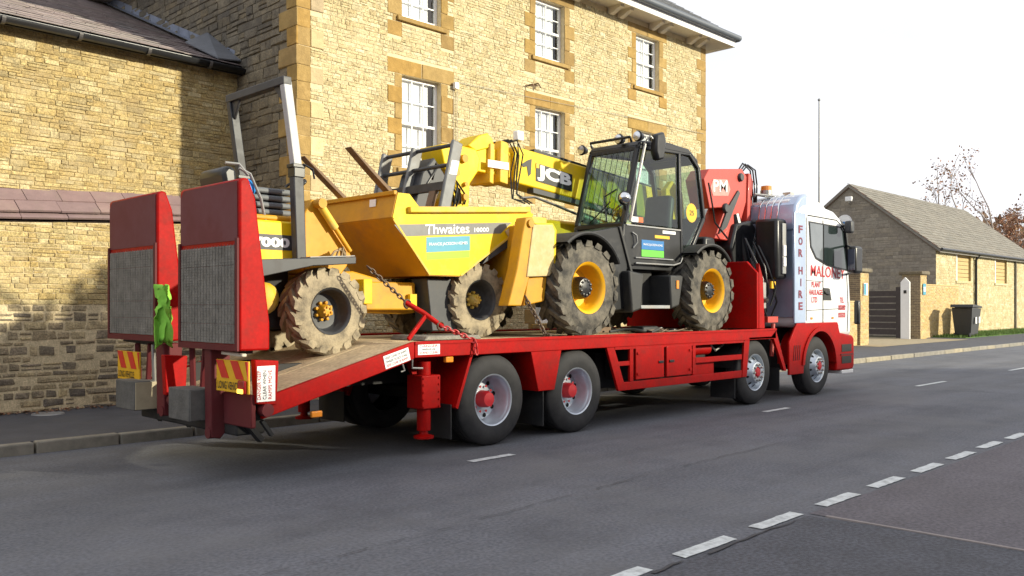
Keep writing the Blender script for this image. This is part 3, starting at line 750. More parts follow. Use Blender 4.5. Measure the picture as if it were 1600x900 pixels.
# ------------------------------------------------------------------ stone shed beyond the gate
SX, SY, SE, SYR, SZR = 47.2, 16.2, 4.6, 20.7, 8.15
SXE = 66.0
shed = thing('stone_barn', (50, 16.2, .1), 'low stone barn with pale slate roof and two shuttered openings, beyond the gate', 'barn')
so_ = (SX, SY, 0); Ws = SXE-SX
sh = [(3.0, 5.35, 2.95, 4.45), (9.6, 11.9, 2.95, 4.45)]
wall_sheet(so_, (1, 0, 0), 0, Ws, 0, SE, sh, .2).build('front_wall', m_mort, shed)
lay(shed, courses(0, Ws, 0, SE, (.08, .17), (.14, .42), sh, random.Random(51), gap=.012), so_, (1, 0, 0), m_st_house, name='stone', depth=.014, seed=52)
gw = MB(); gw.add([(SX, SY, 0), (SX, SYR*2-SY, 0), (SX, SYR*2-SY, SE), (SX, SYR, SZR-.1), (SX, SY, SE)], [(0, 1, 2, 3, 4)]); gw.build('gable_wall', m_mort_b, shed)
MB().add([(SXE, SY, 0), (SXE, SYR*2-SY, 0), (SXE, SYR*2-SY, SE), (SXE, SYR, SZR-.1), (SXE, SY, SE)], [(0, 1, 2, 3, 4)]).build('far_gable_wall', m_mort_d, shed)
GW = 2*(SYR-SY); gc = []
for c in courses(0, GW, 0, SZR-.1, (.14, .26), (.25, .7), [], random.Random(53), gap=.02):
    lim = lambda u: SE + (SZR-.1-SE)*(1-abs(u-GW/2)/(GW/2))
    if c[3] < min(lim(c[0]), lim(c[1])): gc.append(c)
lay(shed, gc, (SX, SY+GW, 0), (0, -1, 0), m_st_barn, name='gable_stone', depth=.012, seed=54)
for (a, b, c, d) in sh:
    n = 7
    for i in range(n):
        z0 = c+(d-c)*i/n; MB().box(SX+a+.02, SX+b-.02, SY+.10, SY+.14, z0+.012, z0+(d-c)/n-.012).build('shutter_board', m_shutter, shed)
    MB().box(SX+a-.1, SX+b+.1, SY-.06, SY+.1, c-.14, c).build('sill', m_quoin_b, shed, bevel=.02)
    MB().box(SX+a, SX+a+.12, SY-.02, SY+.12, c, d).build('jamb', m_white_p, shed)
    MB().box(SX+a, SX+b, SY+.15, SY+.2, c, d).build('backing', m_wood_d, shed)
sv = Vector((0, SYR-SY+.25, (SZR-SE)*(SYR-SY+.25)/(SYR-SY)))
def roof_side(nm, sgn):
    y0 = SYR-sgn*(SYR-SY+.25); zz = SZR-sv.z+.06
    q = [(SX-.12, y0, zz), (SXE, y0, zz), (SXE, SYR, SZR+.06), (SX-.12, SYR, SZR+.06)]
    mb = MB(); mb.add([Vector(p) for p in q]+[Vector(p)-Vector((0, 0, .14)) for p in q], [(0,1,2,3),(7,6,5,4),(0,4,5,1),(1,5,6,2),(2,6,7,3),(3,7,4,0)]); return mb.build(nm, m_slate2, shed)
roof_side('roof', 1); roof_side('rear_roof', -1)
cells = []; zc = 0; row = 0; rr = random.Random(55)
while zc < sv.length-.2:
    u = (row % 2)*.2
    while u < Ws+.1: l = rr.uniform(.35, .6); cells.append((u+.006, min(u+l, Ws+.12)-.006, zc-.02, zc+.34)); u += l
    zc += .29; row += 1
lay_slates(shed, cells, (SX-.12, SY-.25, SZR-sv.z+.06), (1, 0, 0), sv, m_slate2, th=.02, tilt=.03, seed=56)
bb = MB(); bb.bar((SX-.06, SY-.27, SZR-sv.z-.02), (SX-.06, SYR, SZR), .05, .18); bb.bar((SX-.06, 2*SYR-SY+.27, SZR-sv.z-.02), (SX-.06, SYR, SZR), .05, .18)
bb.build('bargeboard', mat('red_brown_verge', (.2, .12, .09), .8, var=.2), shed)
g = MB(); g.tube([(SX-.1, SY-.32, SE-.12), (SXE, SY-.32, SE-.12)], .08, 8); g.build('gutter', m_black_pl, shed, smooth=50)
for x in (SX+5.9, SX+16.6): MB().tube([(x, SY-.3, SE-.15), (x, SY-.1, SE-.45), (x, SY-.1, .1)], .07, 8).build('drainpipe', m_black_pl, shed, smooth=50)
MB().box(SX+13.4, SX+13.62, SY-.10, SY, .1, SE-.2).build('pilaster', m_st_gable, shed)
ab = MB(); ab.lathe([(-.12, .001), (-.12, .40), (0, .44)], 20, ax='x', c=(SX-.03, SYR+.25, 6.15)); ab.build('alarm_box', m_white_p, shed, smooth=40)
MB().box(SX-.16, SX-.03, SYR-.05, SYR+.55, 5.95, 6.2).build('alarm_band', m_blue, shed)
fl = MB(); fl.tube([(SX, SYR, 7.2), (SX-.4, SYR-.15, 7.3)], .05, 6); fl.box(SX-.55, SX-.35, SYR-.35, SYR+.0, 7.25, 7.5); fl.build('floodlight', m_white_p, shed, bevel=.03)

# ------------------------------------------------------------------ gate pillars, garden wall, gate, white post
def pillar(name, x, y, wx, wy, h, m, label, wing_len=0, wing_h=0, seed=1):
    t = thing(name, (x, y, .12), label, 'gate pillar', 'brick gate pillars')
    MB().box(x, x+wx, y, y+wy, .05, h).build('core', m_mort_d, t)
    def cells(L, H):
        out = []; z = .12; r = 0
        while z < H-.05:
            u = -.0; o = (r % 2)*.11
            a = 0
            while a < L-.01:
                b = min(L, a+(.225 if a > 0 or not o else .11)); out.append((a+.005, b-.005, z+.005, z+.07)); a = b
            z += .075; r += 1
        return out
    lay(t, cells(wx, h), (x, y, 0), (1, 0, 0), m, name='brick', depth=.012, seed=seed, limit=150, jit=.03, inset=.03)
    lay(t, cells(wy, h), (x, y+wy, 0), (0, -1, 0), m_brick_shade, name='brick', depth=.012, seed=seed+1, limit=150, jit=.03, inset=.03)
    MB().box(x-.12, x+wx+.12, y-.12, y+wy+.12, h, h+.16).build('cap', m_st_gable, t, bevel=.04)
    return t
p1 = pillar('brick_pillar', 32.65, 13.9, .75, .6, 2.86, m_brick, 'left brick gate pillar with blue notice, beside the lorry mirror', seed=61)
plate('notice', (32.85, 13.88, 2.0), (1, 0, 0), (0, 0, 1), .36, .46, m_white_p, p1, t=.012, lift=.02)
plate('notice_field', (32.87, 13.88, 2.02), (1, 0, 0), (0, 0, 1), .18, .42, m_teal, p1, t=.006, lift=.034)
p2 = pillar('brick_pillar', 40.9, 14.7, .75, .8, 3.0, m_brick, 'right brick gate pillar with small green notice, next to the white post', seed=63)
plate('notice', (41.1, 14.68, 2.1), (1, 0, 0), (0, 0, 1), .34, .5, m_teal, p2, t=.012, lift=.02)
plate('notice_field', (41.15, 14.68, 2.25), (1, 0, 0), (0, 0, 1), .24, .2, m_letw, p2, t=.006, lift=.034)
def lowwall(x0, x1, y, h, label, seed):
    t = thing('brick_wall', (x0, y, .12), label, 'wall')
    MB().box(x0, x1, y, y+.3, .05, h).build('core', m_mort_d, t)
    out = []; z = .12; r = 0
    while z < h-.05:
        a = 0; L = x1-x0
        while a < L-.01:
            b = min(L, a+(.225 if a > 0 or r % 2 == 0 else .11)); out.append((a+.005, b-.005, z+.005, z+.07)); a = b
        z += .075; r += 1
    lay(t, out, (x0, y, 0), (1, 0, 0), m_brick, name='brick', depth=.012, seed=seed, limit=200, jit=.03, inset=.03)
    MB().box(x0, x1, y-.03, y+.33, h, h+.07).build('coping', m_brick, t, bevel=.015)
lowwall(41.66, 47.1, 15.1, 2.55, 'tall brick wall joining right gate pillar to barn', 65)
lowwall(29.2, 32.6, 14.0, 1.72, 'low brick garden wall half hidden behind the lorry cab', 66)
gate = thing('wooden_gate', (40.6, 16.5, .12), 'dark stained wooden gate with spaced boards between the brick pillars', 'gate')
gx, gy0, gy1 = 40.6, 15.42, 18.6
for i in range(7):
    z = .3+i*.29; MB().box(gx, gx+.05, gy0, gy1, z, z+.24).build('board', m_wood_d, gate)
for y in (gy0, (gy0+gy1)/2, gy1-.14): MB().box(gx-.05, gx-.003, y, y+.22, .16, 2.45 if y == gy0 else 2.25).build('stile', m_wood_d, gate)
wp = thing('white_post', (40.45, 15.18, .12), 'pointed white wooden post with small black square, left of brick pillar', 'post')
MB().prism([(14.98, .12), (15.38, .12), (15.38, 2.66), (15.18, 2.88), (14.98, 2.66)], 40.4, 40.5, 'x').build('board', m_white_p, wp, bevel=.012)
MB().box(40.385, 40.397, 15.12, 15.24, 2.16, 2.30).build('black_square', m_letk, wp)

# verge: grass
gv = MB().prism([(43.4, 13.6), (70, 13.9), (70, 16.1), (43.4, 15.3)], .02, .15, 'z').build('verge', mat('turf', (.07, .15, .02), .9, var=.35, scale=2, bump=.4)); tag(gv, kind='structure')
mb = MB(); rr = random.Random(71)
for _ in range(9000):
    x = rr.uniform(43.4, 69); y = rr.uniform(13.62, 16.1 if x > 47 else 15.3); h = rr.uniform(.06, .16); a = rr.uniform(0, 6.3); wd = .02
    dx, dy = math.cos(a)*wd, math.sin(a)*wd; lx, ly = rr.uniform(-.05, .05), rr.uniform(-.05, .05)
    mb.add([(x-dx, y-dy, .14), (x+dx, y+dy, .14), (x+lx, y+ly, .14+h)], [(0, 1, 2)])
tag(mb.build('grass', m_grass), 'bright green grass verge in front of the stone barn', 'grass', kind='stuff')
# wheelie bins
def wheelie(x, y, s, label):
    t = thing('wheelie_bin', (x, y, .15), label, 'bin', 'wheelie bins on the verge')
    def ring(z, hx, hy, ox=0): return [(x-hx+ox, y-hy, z), (x+hx+ox, y-hy, z), (x+hx+ox, y+hy, z), (x-hx+ox, y+hy, z)]
    mb = MB(); a = ring(.24, .22*s, .26*s); b = ring(1.05*s+.12, .30*s, .35*s)
    mb.add(a+b, [(3,2,1,0),(4,5,6,7),(0,1,5,4),(1,2,6,5),(2,3,7,6),(3,0,4,7)]); mb.build('body', m_bin, t, bevel=.03)
    ld = MB(); ld.prism([(x-.36*s, 1.06*s+.12), (x+.34*s, 1.06*s+.12), (x+.31*s, 1.13*s+.12), (x-.30*s, 1.17*s+.12)], y-.38*s, y+.38*s); ld.build('lid', m_bin, t, bevel=.025)
    for yy in (y-.24*s, y+.24*s):
        wl = MB(); wl.lathe([(-.03, .001), (-.03, .1), (.03, .1), (.03, .001)], 14, c=(x-.27*s, yy, .25)); wl.build('wheel', m_black, t, smooth=40)
    hd = MB(); hd.tube([(x-.40*s, y-.25*s, 1.08*s+.12), (x-.40*s, y+.25*s, 1.08*s+.12)], .02, 6); hd.build('handle', m_bin, t)
    plate('label', (x-.05, y-.36*s, .78), (1, 0, 0), (0, 0, 1), .2, .3, m_letw, t, lift=.005)
wheelie(44.4, 13.95, 1.33, 'nearer dark wheelie bin with white sticker on the grass verge')
wheelie(45.9, 14.25, 1.30, 'farther wheelie bin half hidden behind the nearer one')
# flagpole
fp = thing('flagpole', (40, 19, 0), 'thin tall pale flagpole rising behind the lorry cab', 'flagpole')
MB().lathe([(0, .07), (.4, .06), (11.0, .032), (11.3, .03)], 10, ax='z', c=(40, 19, 0)).build('pole', m_grey_l, fp, smooth=60)
MB().ball((40, 19, 11.36), .07, .07, .07).build('finial', m_grey_l, fp, smooth=60)

# ------------------------------------------------------------------ trees beyond the barn
def tree(x, y, h, spread, nleaf, seed, label, lean=0, leafm=None, trunk=.16, cat='tree', first=.35):
    rr = random.Random(seed); t = thing('bare_tree', (x, y, 0), label, cat, 'autumn trees behind the barn')
    wood = MB(); leaf = MB(); tips = []
    def grow(p, d, L, r, depth):
        n = 5; pts = [p]
        for i in range(n):
            d = (d+Vector((rr.gauss(0, .13), rr.gauss(0, .13), rr.gauss(0, .06)+.04))).normalized(); p = p+d*L/n; pts.append(p)
        wood.tube(pts, r, 6 if depth < 2 else 4, cap=False, r1=r*.5)
        if depth >= 2: tips.extend(pts[1:])
        if depth < 4:
            k = 5 if depth == 0 else rr.choice((2, 3, 4))
            for i in range(k):
                q = pts[rr.randint(2, n)] if depth else pts[min(n, 2+i % 4)]
                a = rr.uniform(0, 6.3); e = rr.uniform(.3, .9)
                nd = (d*math.cos(e)+Vector((math.cos(a), math.sin(a), .15))*math.sin(e)).normalized()
                grow(q, nd, L*rr.uniform(.5, .72)*spread, r*rr.uniform(.4, .55), depth+1)
    grow(Vector((x, y, 0)), Vector((lean, 0, 1)).normalized(), h*.62, trunk, 0)
    wood.build('trunk', m_bark, t, smooth=60)
    for _ in range(nleaf):
        p = rr.choice(tips)+Vector((rr.gauss(0, .25), rr.gauss(0, .25), rr.gauss(0, .25))); s = rr.uniform(.06, .15)
        a = Vector((rr.gauss(0, 1), rr.gauss(0, 1), rr.gauss(0, 1))).normalized()*s; b = a.cross(Vector((rr.gauss(0, 1), rr.gauss(0, 1), rr.gauss(0, 1)))).normalized()*s*.6
        leaf.add([p+a, p+b, p-a, p-b], [(0, 1, 2, 3)])
    leaf.build('crown', leafm or m_leaf_r, t)
tree(74, 24.5, 11, 1.0, 700, 81, 'sparse russet tree just above the barn ridge')
tree(77, 23, 17, .62, 110, 82, 'tall bare curving birch rising over the barn roof', lean=-.08, trunk=.09)
tree(81, 21.5, 16, .7, 500, 83, 'tall forked autumn tree with russet leaves at the right edge', lean=.06, trunk=.12)
tree(91, 25, 8.6, 1.0, 3200, 84, 'dense copper-leaved tree low behind the right end of the barn')
tree(87, 26.5, 7.6, 1.0, 2600, 85, 'rust-brown tree between the birch and the copper tree')
# wooded rise far behind
hd = MB(); rr = random.Random(91)
for _ in range(9000):
    x = rr.uniform(95, 190); y = x/3.7+rr.uniform(-9, 10); top = 8.0+2.0*math.sin(x*.21)+1.2*math.sin(x*.53+1); z = rr.uniform(0, 1)**.7*top; s = rr.uniform(.35, .9)
    a = Vector((rr.gauss(0, 1), rr.gauss(0, 1), rr.gauss(0, 1))).normalized()*s; b = a.cross(Vector((rr.gauss(0, 1), rr.gauss(0, 1), rr.gauss(0, 1)))).normalized()*s*.6; p = Vector((x, y, z))
    hd.add([p+a, p+b, p-a, p-b], [(0, 1, 2, 3)])
tag(hd.build('far_wood', m_hedge), 'far brown autumn wood behind the barn', 'wood', kind='stuff')
# unseen row of houses behind the camera, added to throw shade over the road
hs = thing('shade_house_row', (5, -18, 0), 'unseen row of rendered houses behind the camera, added to shade the road', 'house')
MB().box(-45, 38.5, -24, -15.5, 0, 5.8).build('wall', m_render, hs)
MB().prism([(-25, 5.8), (-14.9, 5.8), (-19.75, 10.5)], -45.3, 38.8, 'x').build('roof', m_slate, hs)
for i in range(14):
    for z in (1.0, 3.4): MB().box(-42+i*5.6, -40.6+i*5.6, -15.5, -15.42, z, z+1.3).build('window', m_room, hs)
# ------------------------------------------------------------------ the lorry
TY0, TY1 = 7.20, 9.90
tr = thing('plant_lorry', (10, 8.55, 0), 'red and white four-axle plant transporter lorry with raised rear ramps', 'lorry')
def mesh_at0(mb, m, smooth=40):
    me = mb.mesh((0, 0, 0), smooth); me.materials.append(m); return me
tp = [(.05, .285), (.015, .30), (0, .36), (.0, .42), (.018, .475), (.045, .508), (.06, .52), (.085, .52), (.087, .508), (.095, .508), (.097, .52), (.148, .52), (.15, .508), (.158, .508), (.16, .52), (.21, .52), (.212, .508), (.22, .508), (.222, .52), (.24, .52), (.265, .508), (.285, .475), (.30, .42), (.30, .36), (.28, .29), (.25, .28)]
TY = mesh_at0(MB().lathe(tp, 48), m_tyre)
rr_ = MB().lathe([(.05, .275), (.02, .283), (.012, .297), (.03, .300), (.04, .285), (.06, .272), (.13, .262), (.2, .25), (.225, .235), (.222, .20), (.215, .16), (.215, .001)], 48)
RIM_R = mesh_at0(rr_, m_rim)
hr = MB().lathe([(.22, .10), (.12, .095), (.085, .08), (.08, .001)], 24)
for k in range(10): a = 2*math.pi*k/10; hr.lathe([(.215, .001), (.185, .016), (.185, .001)][::1], 6, c=(.15*math.cos(a), 0, .15*math.sin(a)))
HUB_R = mesh_at0(hr, m_ybr if False else mat('red_hub', (.5, .012, .02), .45, var=.1, dirt=(.1, .03, .03), dirt_amt=.2))
hl = MB()
for k in range(8): a = 2*math.pi*(k+.3)/8; hl.disc((.20*math.cos(a), .2165, .20*math.sin(a)), .028, n=12)
HOLES_R = mesh_at0(hl, m_hole)
rf_ = MB().lathe([(.05, .275), (.02, .283), (.012, .297), (.03, .300), (.04, .285), (.06, .272), (.10, .262), (.09, .25), (.02, .19), (-.02, .17), (-.03, .165), (-.035, .15), (-.03, .10), (-.03, .095), (.0, .09)], 48)
RIM_F = mesh_at0(rf_, m_rim)
hf = MB().lathe([(.0, .09), (-.02, .085), (-.045, .06), (-.05, .001)], 24)
HUB_F = mesh_at0(hf, MATS['red_hub'])
nf = MB()
for k in range(10): a = 2*math.pi*k/10; nf.lathe([(-.03, .019), (-.062, .017), (-.066, .001)], 6, c=(.13*math.cos(a), 0, .13*math.sin(a)))
NUTS = mesh_at0(nf, m_steel)
hl = MB()
for k in range(10):
    a = 2*math.pi*(k+.5)/10; c0 = Vector((.222*math.cos(a), .052, .222*math.sin(a)))
    hl.add([c0+Vector((math.cos(a)*.026*math.cos(t)-math.sin(a)*.02*math.sin(t), .026*math.cos(t)*1.15-.006, math.sin(a)*.026*math.cos(t)+math.cos(a)*.02*math.sin(t))) for t in [2*math.pi*q/10 for q in range(10)]], [tuple(range(10))])
HOLES_F = mesh_at0(hl, m_hole)
def lorry_wheel(x, side, kind, z=.525):
    y = TY0+.03 if side < 0 else TY1-.03; rot = (0, 0, 0) if side < 0 else (0, 0, math.pi)
    sg = 1 if side < 0 else -1
    t = link('wheel', TY, None, tr, (x, y, z), rot)
    for me, nm in ((RIM_R, 'rim'), (HUB_R, 'hub'), (HOLES_R, 'hand_holes')) if kind == 'r' else ((RIM_F, 'rim'), (HUB_F, 'hub'), (NUTS, 'wheel_nuts'), (HOLES_F, 'hand_holes')):
        o = bpy.data.objects.new(nm, me); COL.objects.link(o); o.parent = t; BASE[o.name] = Vector((x, y, z))
    if kind == 'r': link('wheel', TY, None, tr, (x, y+sg*.34, z), rot)
for x, k in ((7.05, 'r'), (8.52, 'r'), (12.97, 'f'), (15.17, 'f')):
    lorry_wheel(x, -1, k); lorry_wheel(x, 1, k)
    MB().tube([(x, 7.5, .525), (x, 9.6, .525)], .09, 10).build('axle', m_chassis, tr)
ch = MB()
for y in (8.12, 8.98): ch.box(4.3, 16.0, y-.05, y+.05, .72, 1.0)
for x in (5.2, 6.2, 7.8, 9.5, 11, 12.2, 13.9, 15.9): ch.box(x, x+.1, 8.17, 8.93, .75, .97)
ch.box(9.5, 12.3, 7.75, 8.05, .45, .95); ch.box(9.5, 12.3, 9.1, 9.6, .45, .95)
ch.build('chassis', m_chassis, tr)
# deck boards
nb = 4; bw_ = (TY1-TY0-.12)/nb
for i in range(nb):
    y0 = TY0+.06+i*bw_
    MB().box(5.85, 13.1, y0+.005, y0+bw_-.005, 1.13, 1.198+.002*(i % 3)).build('deck_board', m_deck, tr)
    MB().prism([(5.84, 1.198+.002*(i % 3)), (5.84, 1.13), (4.12, .69), (4.12, .757)], y0+.005, y0+bw_-.005).build('tail_board', m_deck, tr)
MB().box(5.9, 13.1, TY0+.1, TY1-.1, 1.06, 1.125).build('deck_frame', m_chassis, tr)
for k in range(0):
    x = 4.35+k*.3; z = .757+(x-4.12)*.2558
    MB().bar((x, TY0+.12, z+.012), (x, TY1-.12, z+.012), .03, .022, up=(-.25, 0, 1)).build('grip_bar', m_deck, tr)
# side rails
for (y0, y1) in ((TY0, TY0+.055), (TY1-.055, TY1)):
    MB().box(5.86, 13.58, y0, y1, 1.055, 1.225).build('side_rail', m_red, tr, bevel=.008)
    MB().prism([(5.855, 1.225), (5.855, 1.05), (5.75, 1.01), (4.10, .575), (4.10, .765)], y0, y1).build('tail_rail', m_red, tr, bevel=.008)
MB().box(5.86, 13.58, TY0-.012, TY0-.001, 1.195, 1.228).build('rail_lip', m_red, tr)
# mudguards and skirts (both sides)
def xsides(build):
    for s in (-1, 1):
        build(lambda a, b: (TY0+a, TY0+b) if s < 0 else (TY1-b, TY1-a), s)
def guards(Y, s):
    y0, y1 = Y(.012, .66)
    MB().prism([(6.70, 1.06), (6.665, 1.06), (6.44, .49), (6.475, .47)], y0, y1).build('mudguard', m_red, tr)
    MB().prism([(6.68, 1.055), (6.2, 1.055), (6.2, 1.0), (6.42, .5), (6.455, .5)], *Y(.55, .6)).build('mudguard_stay', m_red, tr)
    MB().box(6.41, 6.425, *Y(.06, .62), .14, .52).build('mud_flap', m_blackm, tr)
    MB().prism([(7.64, 1.06), (8.19, 1.06), (8.06, .575), (7.77, .575)], y0, y1).build('mudguard', m_red, tr, bevel=.006)
    MB().box(7.9, 7.915, *Y(.06, .62), .14, .58).build('mud_flap', m_blackm, tr)
    # skirt frame
    fr = MB(); ya, yb = Y(.012, .05)
    fr.prism([(9.08, 1.06), (9.24, 1.06), (9.45, .58), (12.50, .58), (12.49, .47), (9.33, .47)], ya, yb)
    fr.build('skirt', m_red, tr, bevel=.005)
    def bx(x0, x1, z0, z1, nm='skirt_bar', m=m_red, d0=.012, d1=.05, bev=.005): return MB().box(x0, x1, *Y(d0, d1), z0, z1).build(nm, m, tr, bevel=bev)
    bx(9.26, 9.58, .80, .86, d0=.015, d1=.045); bx(9.58, 9.66, .583, 1.058)
    bx(11.10, 11.18, .583, 1.058); bx(11.185, 12.50, .755, .835); bx(9.25, 12.55, 1.02, 1.058, d0=.008, d1=.012, bev=0)
    MB().prism([(12.505, .47), (12.65, .47), (12.74, 1.06), (12.58, 1.06)], ya, yb).build('skirt_post', m_red, tr, bevel=.005)
    for x0, x1 in ((9.70, 10.36), (10.42, 11.06)):
        d = bx(x0, x1, .60, 1.035, 'locker_door', m_red, .0, .035, .008)
        yh = Y(-.016, -.001); hx = x1-.14 if x0 < 10 else x0+.06
        MB().box(hx, hx+.11, *yh, .80, .835).build('handle', m_black, d, bevel=.004)
        for zz in (.66, .94): MB().box(x0+.02 if x0 < 10 else x1-.08, x0+.08 if x0 < 10 else x1-.02, *yh, zz, zz+.03).build('hinge', m_red, d)
    bx(9.66, 11.10, .583, 1.058, 'locker', m_chassis, .05, .5, 0)
    tk = MB(); yc = sum(Y(.25, .25))/2; tk.lathe([(11.25, .001), (11.27, .09), (11.85, .09), (11.87, .001)], 16, ax='x', c=(0, yc, .94)); tk.build('air_tank', m_red, tr, smooth=40)
    tk = MB(); tk.tube([(11.95, yc, 1.0), (12.1, yc, .9), (12.35, yc, 1.0)], .02, 6); tk.build('air_line', m_steel, tr)
    bx(11.22, 11.85, .50, .75, 'battery_box', m_red, .12, .45, .01)
    # strut in front of axle two
    MB().prism([(13.42, 1.10), (13.58, 1.20), (13.95, .50), (13.86, .50), (13.50, 1.06), (12.7, 1.06), (12.7, 1.10)], *Y(.0, .05)).build('wing_strut', m_red, tr, bevel=.006)
    MB().lathe([(Y(.08, .6)[0], .60), (Y(.08, .6)[1], .60)], 20, c=(12.97, 0, .525), a0=.15, a1=math.pi-.15).build('mudguard_liner', m_chassis, tr, smooth=60)
    MB().box(12.36, 12.375, *Y(.06, .5), .14, .5).build('mud_flap', m_blackm, tr); MB().box(13.8, 13.815, *Y(.06, .5), .16, .55).build('mud_flap', m_blackm, tr)
xsides(guards)
# stabiliser leg
for s in (-1, 1):
    yc = TY0+.17 if s < 0 else TY1-.17
    lg = MB(); lg.tube([(6.12, yc, .26), (6.12, yc, 1.0)], .075, 14); lo = lg.build('stabiliser_leg', m_red, tr, smooth=40)
    MB().box(5.99, 6.25, yc-.13, yc+.13, .50, .86).build('leg_bracket', m_red, lo, bevel=.012)
    bl = MB()
    for zz in (.52, .60, .68, .76, .83):
        for xx in (6.01, 6.225): bl.lathe([(yc-.13-.012, .001), (yc-.13-.012, .012), (yc-.129, .012)] if s < 0 else [(yc+.129, .012), (yc+.142, .012), (yc+.142, .001)], 6, c=(xx, 0, zz))
    bl.build('bolt', m_red, lo)
    MB().lathe([(.175, .001), (.175, .11), (.20, .11), (.22, .05), (.27, .04)], 16, ax='z', c=(6.12, yc, 0)).build('foot', m_red, lo, smooth=40)
    MB().box(6.31, 6.42, yc-.15, yc-.10, .985, 1.05).build('marker_lamp', m_ambr, tr, bevel=.01)
    MB().box(4.62, 4.74, yc-.16, yc-.12, .54, .60).build('marker_lamp', m_ambr, tr, bevel=.01)
rp = MB(); rp.tube([(5.85, TY0+.03, 1.04), (5.85, TY0+.03, .95), (5.99, TY0+.03, .94)], .011, 6); rp.tube([(5.72, TY0+.03, 1.0), (5.74, TY0+.02, .93), (5.70, TY0+.03, .92)], .01, 6)
rp.build('rope_hook', m_steel, tr)
# notices on the rail
plate('notice', (5.48, TY0, .958), (1, 0, .2558), (-.2558, 0, 1), .33, .135, m_letw, tr, t=.004)
for i in range(3): text('notice_print', 'DANGER DO NOT STAND' if i == 1 else 'KEEP CLEAR OF RAMPS', Vector((5.50, TY0-.005, .972))+Vector((-.2558, 0, 1)).normalized()*(.008+.038*i), (1, 0, .2558), (-.2558, 0, 1), .28, .026, m_letr if i == 0 else m_letk, tr, lift=.003)
plate('notice', (5.90, TY0, 1.085), (1, 0, 0), (0, 0, 1), .30, .115, m_letw, tr, t=.004)
for i in range(3): text('notice_print', ('STAND CLEAR', 'WHEN IN USE', 'DANGER')[i], (5.92+.03*(i == 1), TY0-.005, 1.095+.034*i), (1, 0, 0), (0, 0, 1), .25-.06*(i == 1), .024, (m_letr, m_letk, m_letr)[i], tr, lift=.003)
# ---- tail
MB().box(4.04, 4.14, TY0+.06, TY1-.06, .56, .74).build('tail_beam', m_chassis, tr, bevel=.012)
MB().box(3.985, 4.035, 7.2, 7.72, .50, .80).build('tail_plate', m_red_d, tr, bevel=.012); MB().box(3.985, 4.035, 9.0, 9.85, .52, .80).build('tail_plate', m_red_d, tr, bevel=.012)
MB().box(4.0, 4.3, 7.5, 9.6, .40, .53).build('under_run_bar', m_chassis, tr, bevel=.02)
tb = MB()
for y in (7.45, 8.3, 8.9, 9.6): tb.bar((4.05, y, .55), (4.25, y+.05, .34), .06, .05)
tb.bar((4.1, 7.22, .56), (4.2, 7.22, .42), .05, .03); tb.build('tail_bracket', m_chassis, tr)
def ramp(y0, y1, z0, z1, near):
    t = MB(); xr = 3.85
    # tapered box with rounded top corner
    t.prism([(xr, z0), (xr, z1-.03), (xr+.03, z1), (xr+.09, z1), (xr+.16, z1-.18), (xr+.30, z0+.25), (xr+.30, z0)], y0, y1)
    o = t.build('ramp', m_red, tr, bevel=.02)
    MB().prism([(y0+.035, z1-.03), (y0+.03, z0+.98), (y1-.03, z0+.98), (y1-.03, z1-.10), (y1-.10, z1-.03)], xr-.006, xr-.0005, 'x').build('ramp_plate', m_plate, o)
    # grip panel: individual mesh strips
    zz = z0+.06; n = 5;  hh = (.98-.10)/n
    for i in range(n):
        MB().box(xr-.012, xr-.001, y0+.06, y1-.05, zz+i*hh+.001, zz+(i+1)*hh-.001).build('grip_panel', m_mesh, o, bevel=.003)
    g = MB()
    for (a, b, c, d) in ((y0+.005, y0+.05, z0, z0+1.0), (y1-.045, y1-.005, z0, z0+1.0), (y0+.05, y1-.045, z0, z0+.055)): g.box(xr-.02, xr-.0012, a, b, c, d)
    g.build('edge_angle', m_red_d, o)
    wv = MB()
    for i in range(34):
        z = z0+.07+.88*i/34; wv.tube([(xr-.013, y0+.06, z), (xr-.013, y1-.05, z)], .0025, 4)
    for i in range(18):
        y = y0+.07+(y1-y0-.12)*i/18; wv.tube([(xr-.015, y, z0+.07), (xr-.015, y, z0+.95)], .0025, 4)
    tag(wv.build('expanded_mesh', m_mesh, o), kind='stuff')
    return o
ramp(7.16, 8.33, 1.20, 2.735, True); ramp(8.84, 10.08, 1.24, 2.77, False)
for (yb, sgn) in ((7.0, 1), (8.36, -1)):
    # hinge bracket: bright red box section with pin lug
    xo = 0 if sgn > 0 else -.22; MB().prism([(4.0+xo, 1.12), (4.24+xo, 1.10), (4.22+xo, .70), (4.02+xo, .72)], yb+.16, yb+.24).build('hinge_bracket', m_red, tr, bevel=.01)
    MB().lathe([(yb+.14, .001), (yb+.14, .06), (yb+.25, .06), (yb+.25, .001)], 14, c=(4.12+xo, 0, .66)).build('hinge_pin', m_red_d, tr, smooth=40)
MB().box(4.02, 4.20, 7.155, 7.18, .74, 1.06).build('notice_board', m_letw, tr)
for i in range(3): text('notice_print', ('DANGER KEEP', 'CLEAR WHEN', 'RAMPS MOVE')[i], (4.055+.055*i, 7.154, .76), (0, 0, 1), (-1, 0, 0), .26, .035, (m_letr, m_letk, m_letr)[i], tr, lift=.003)
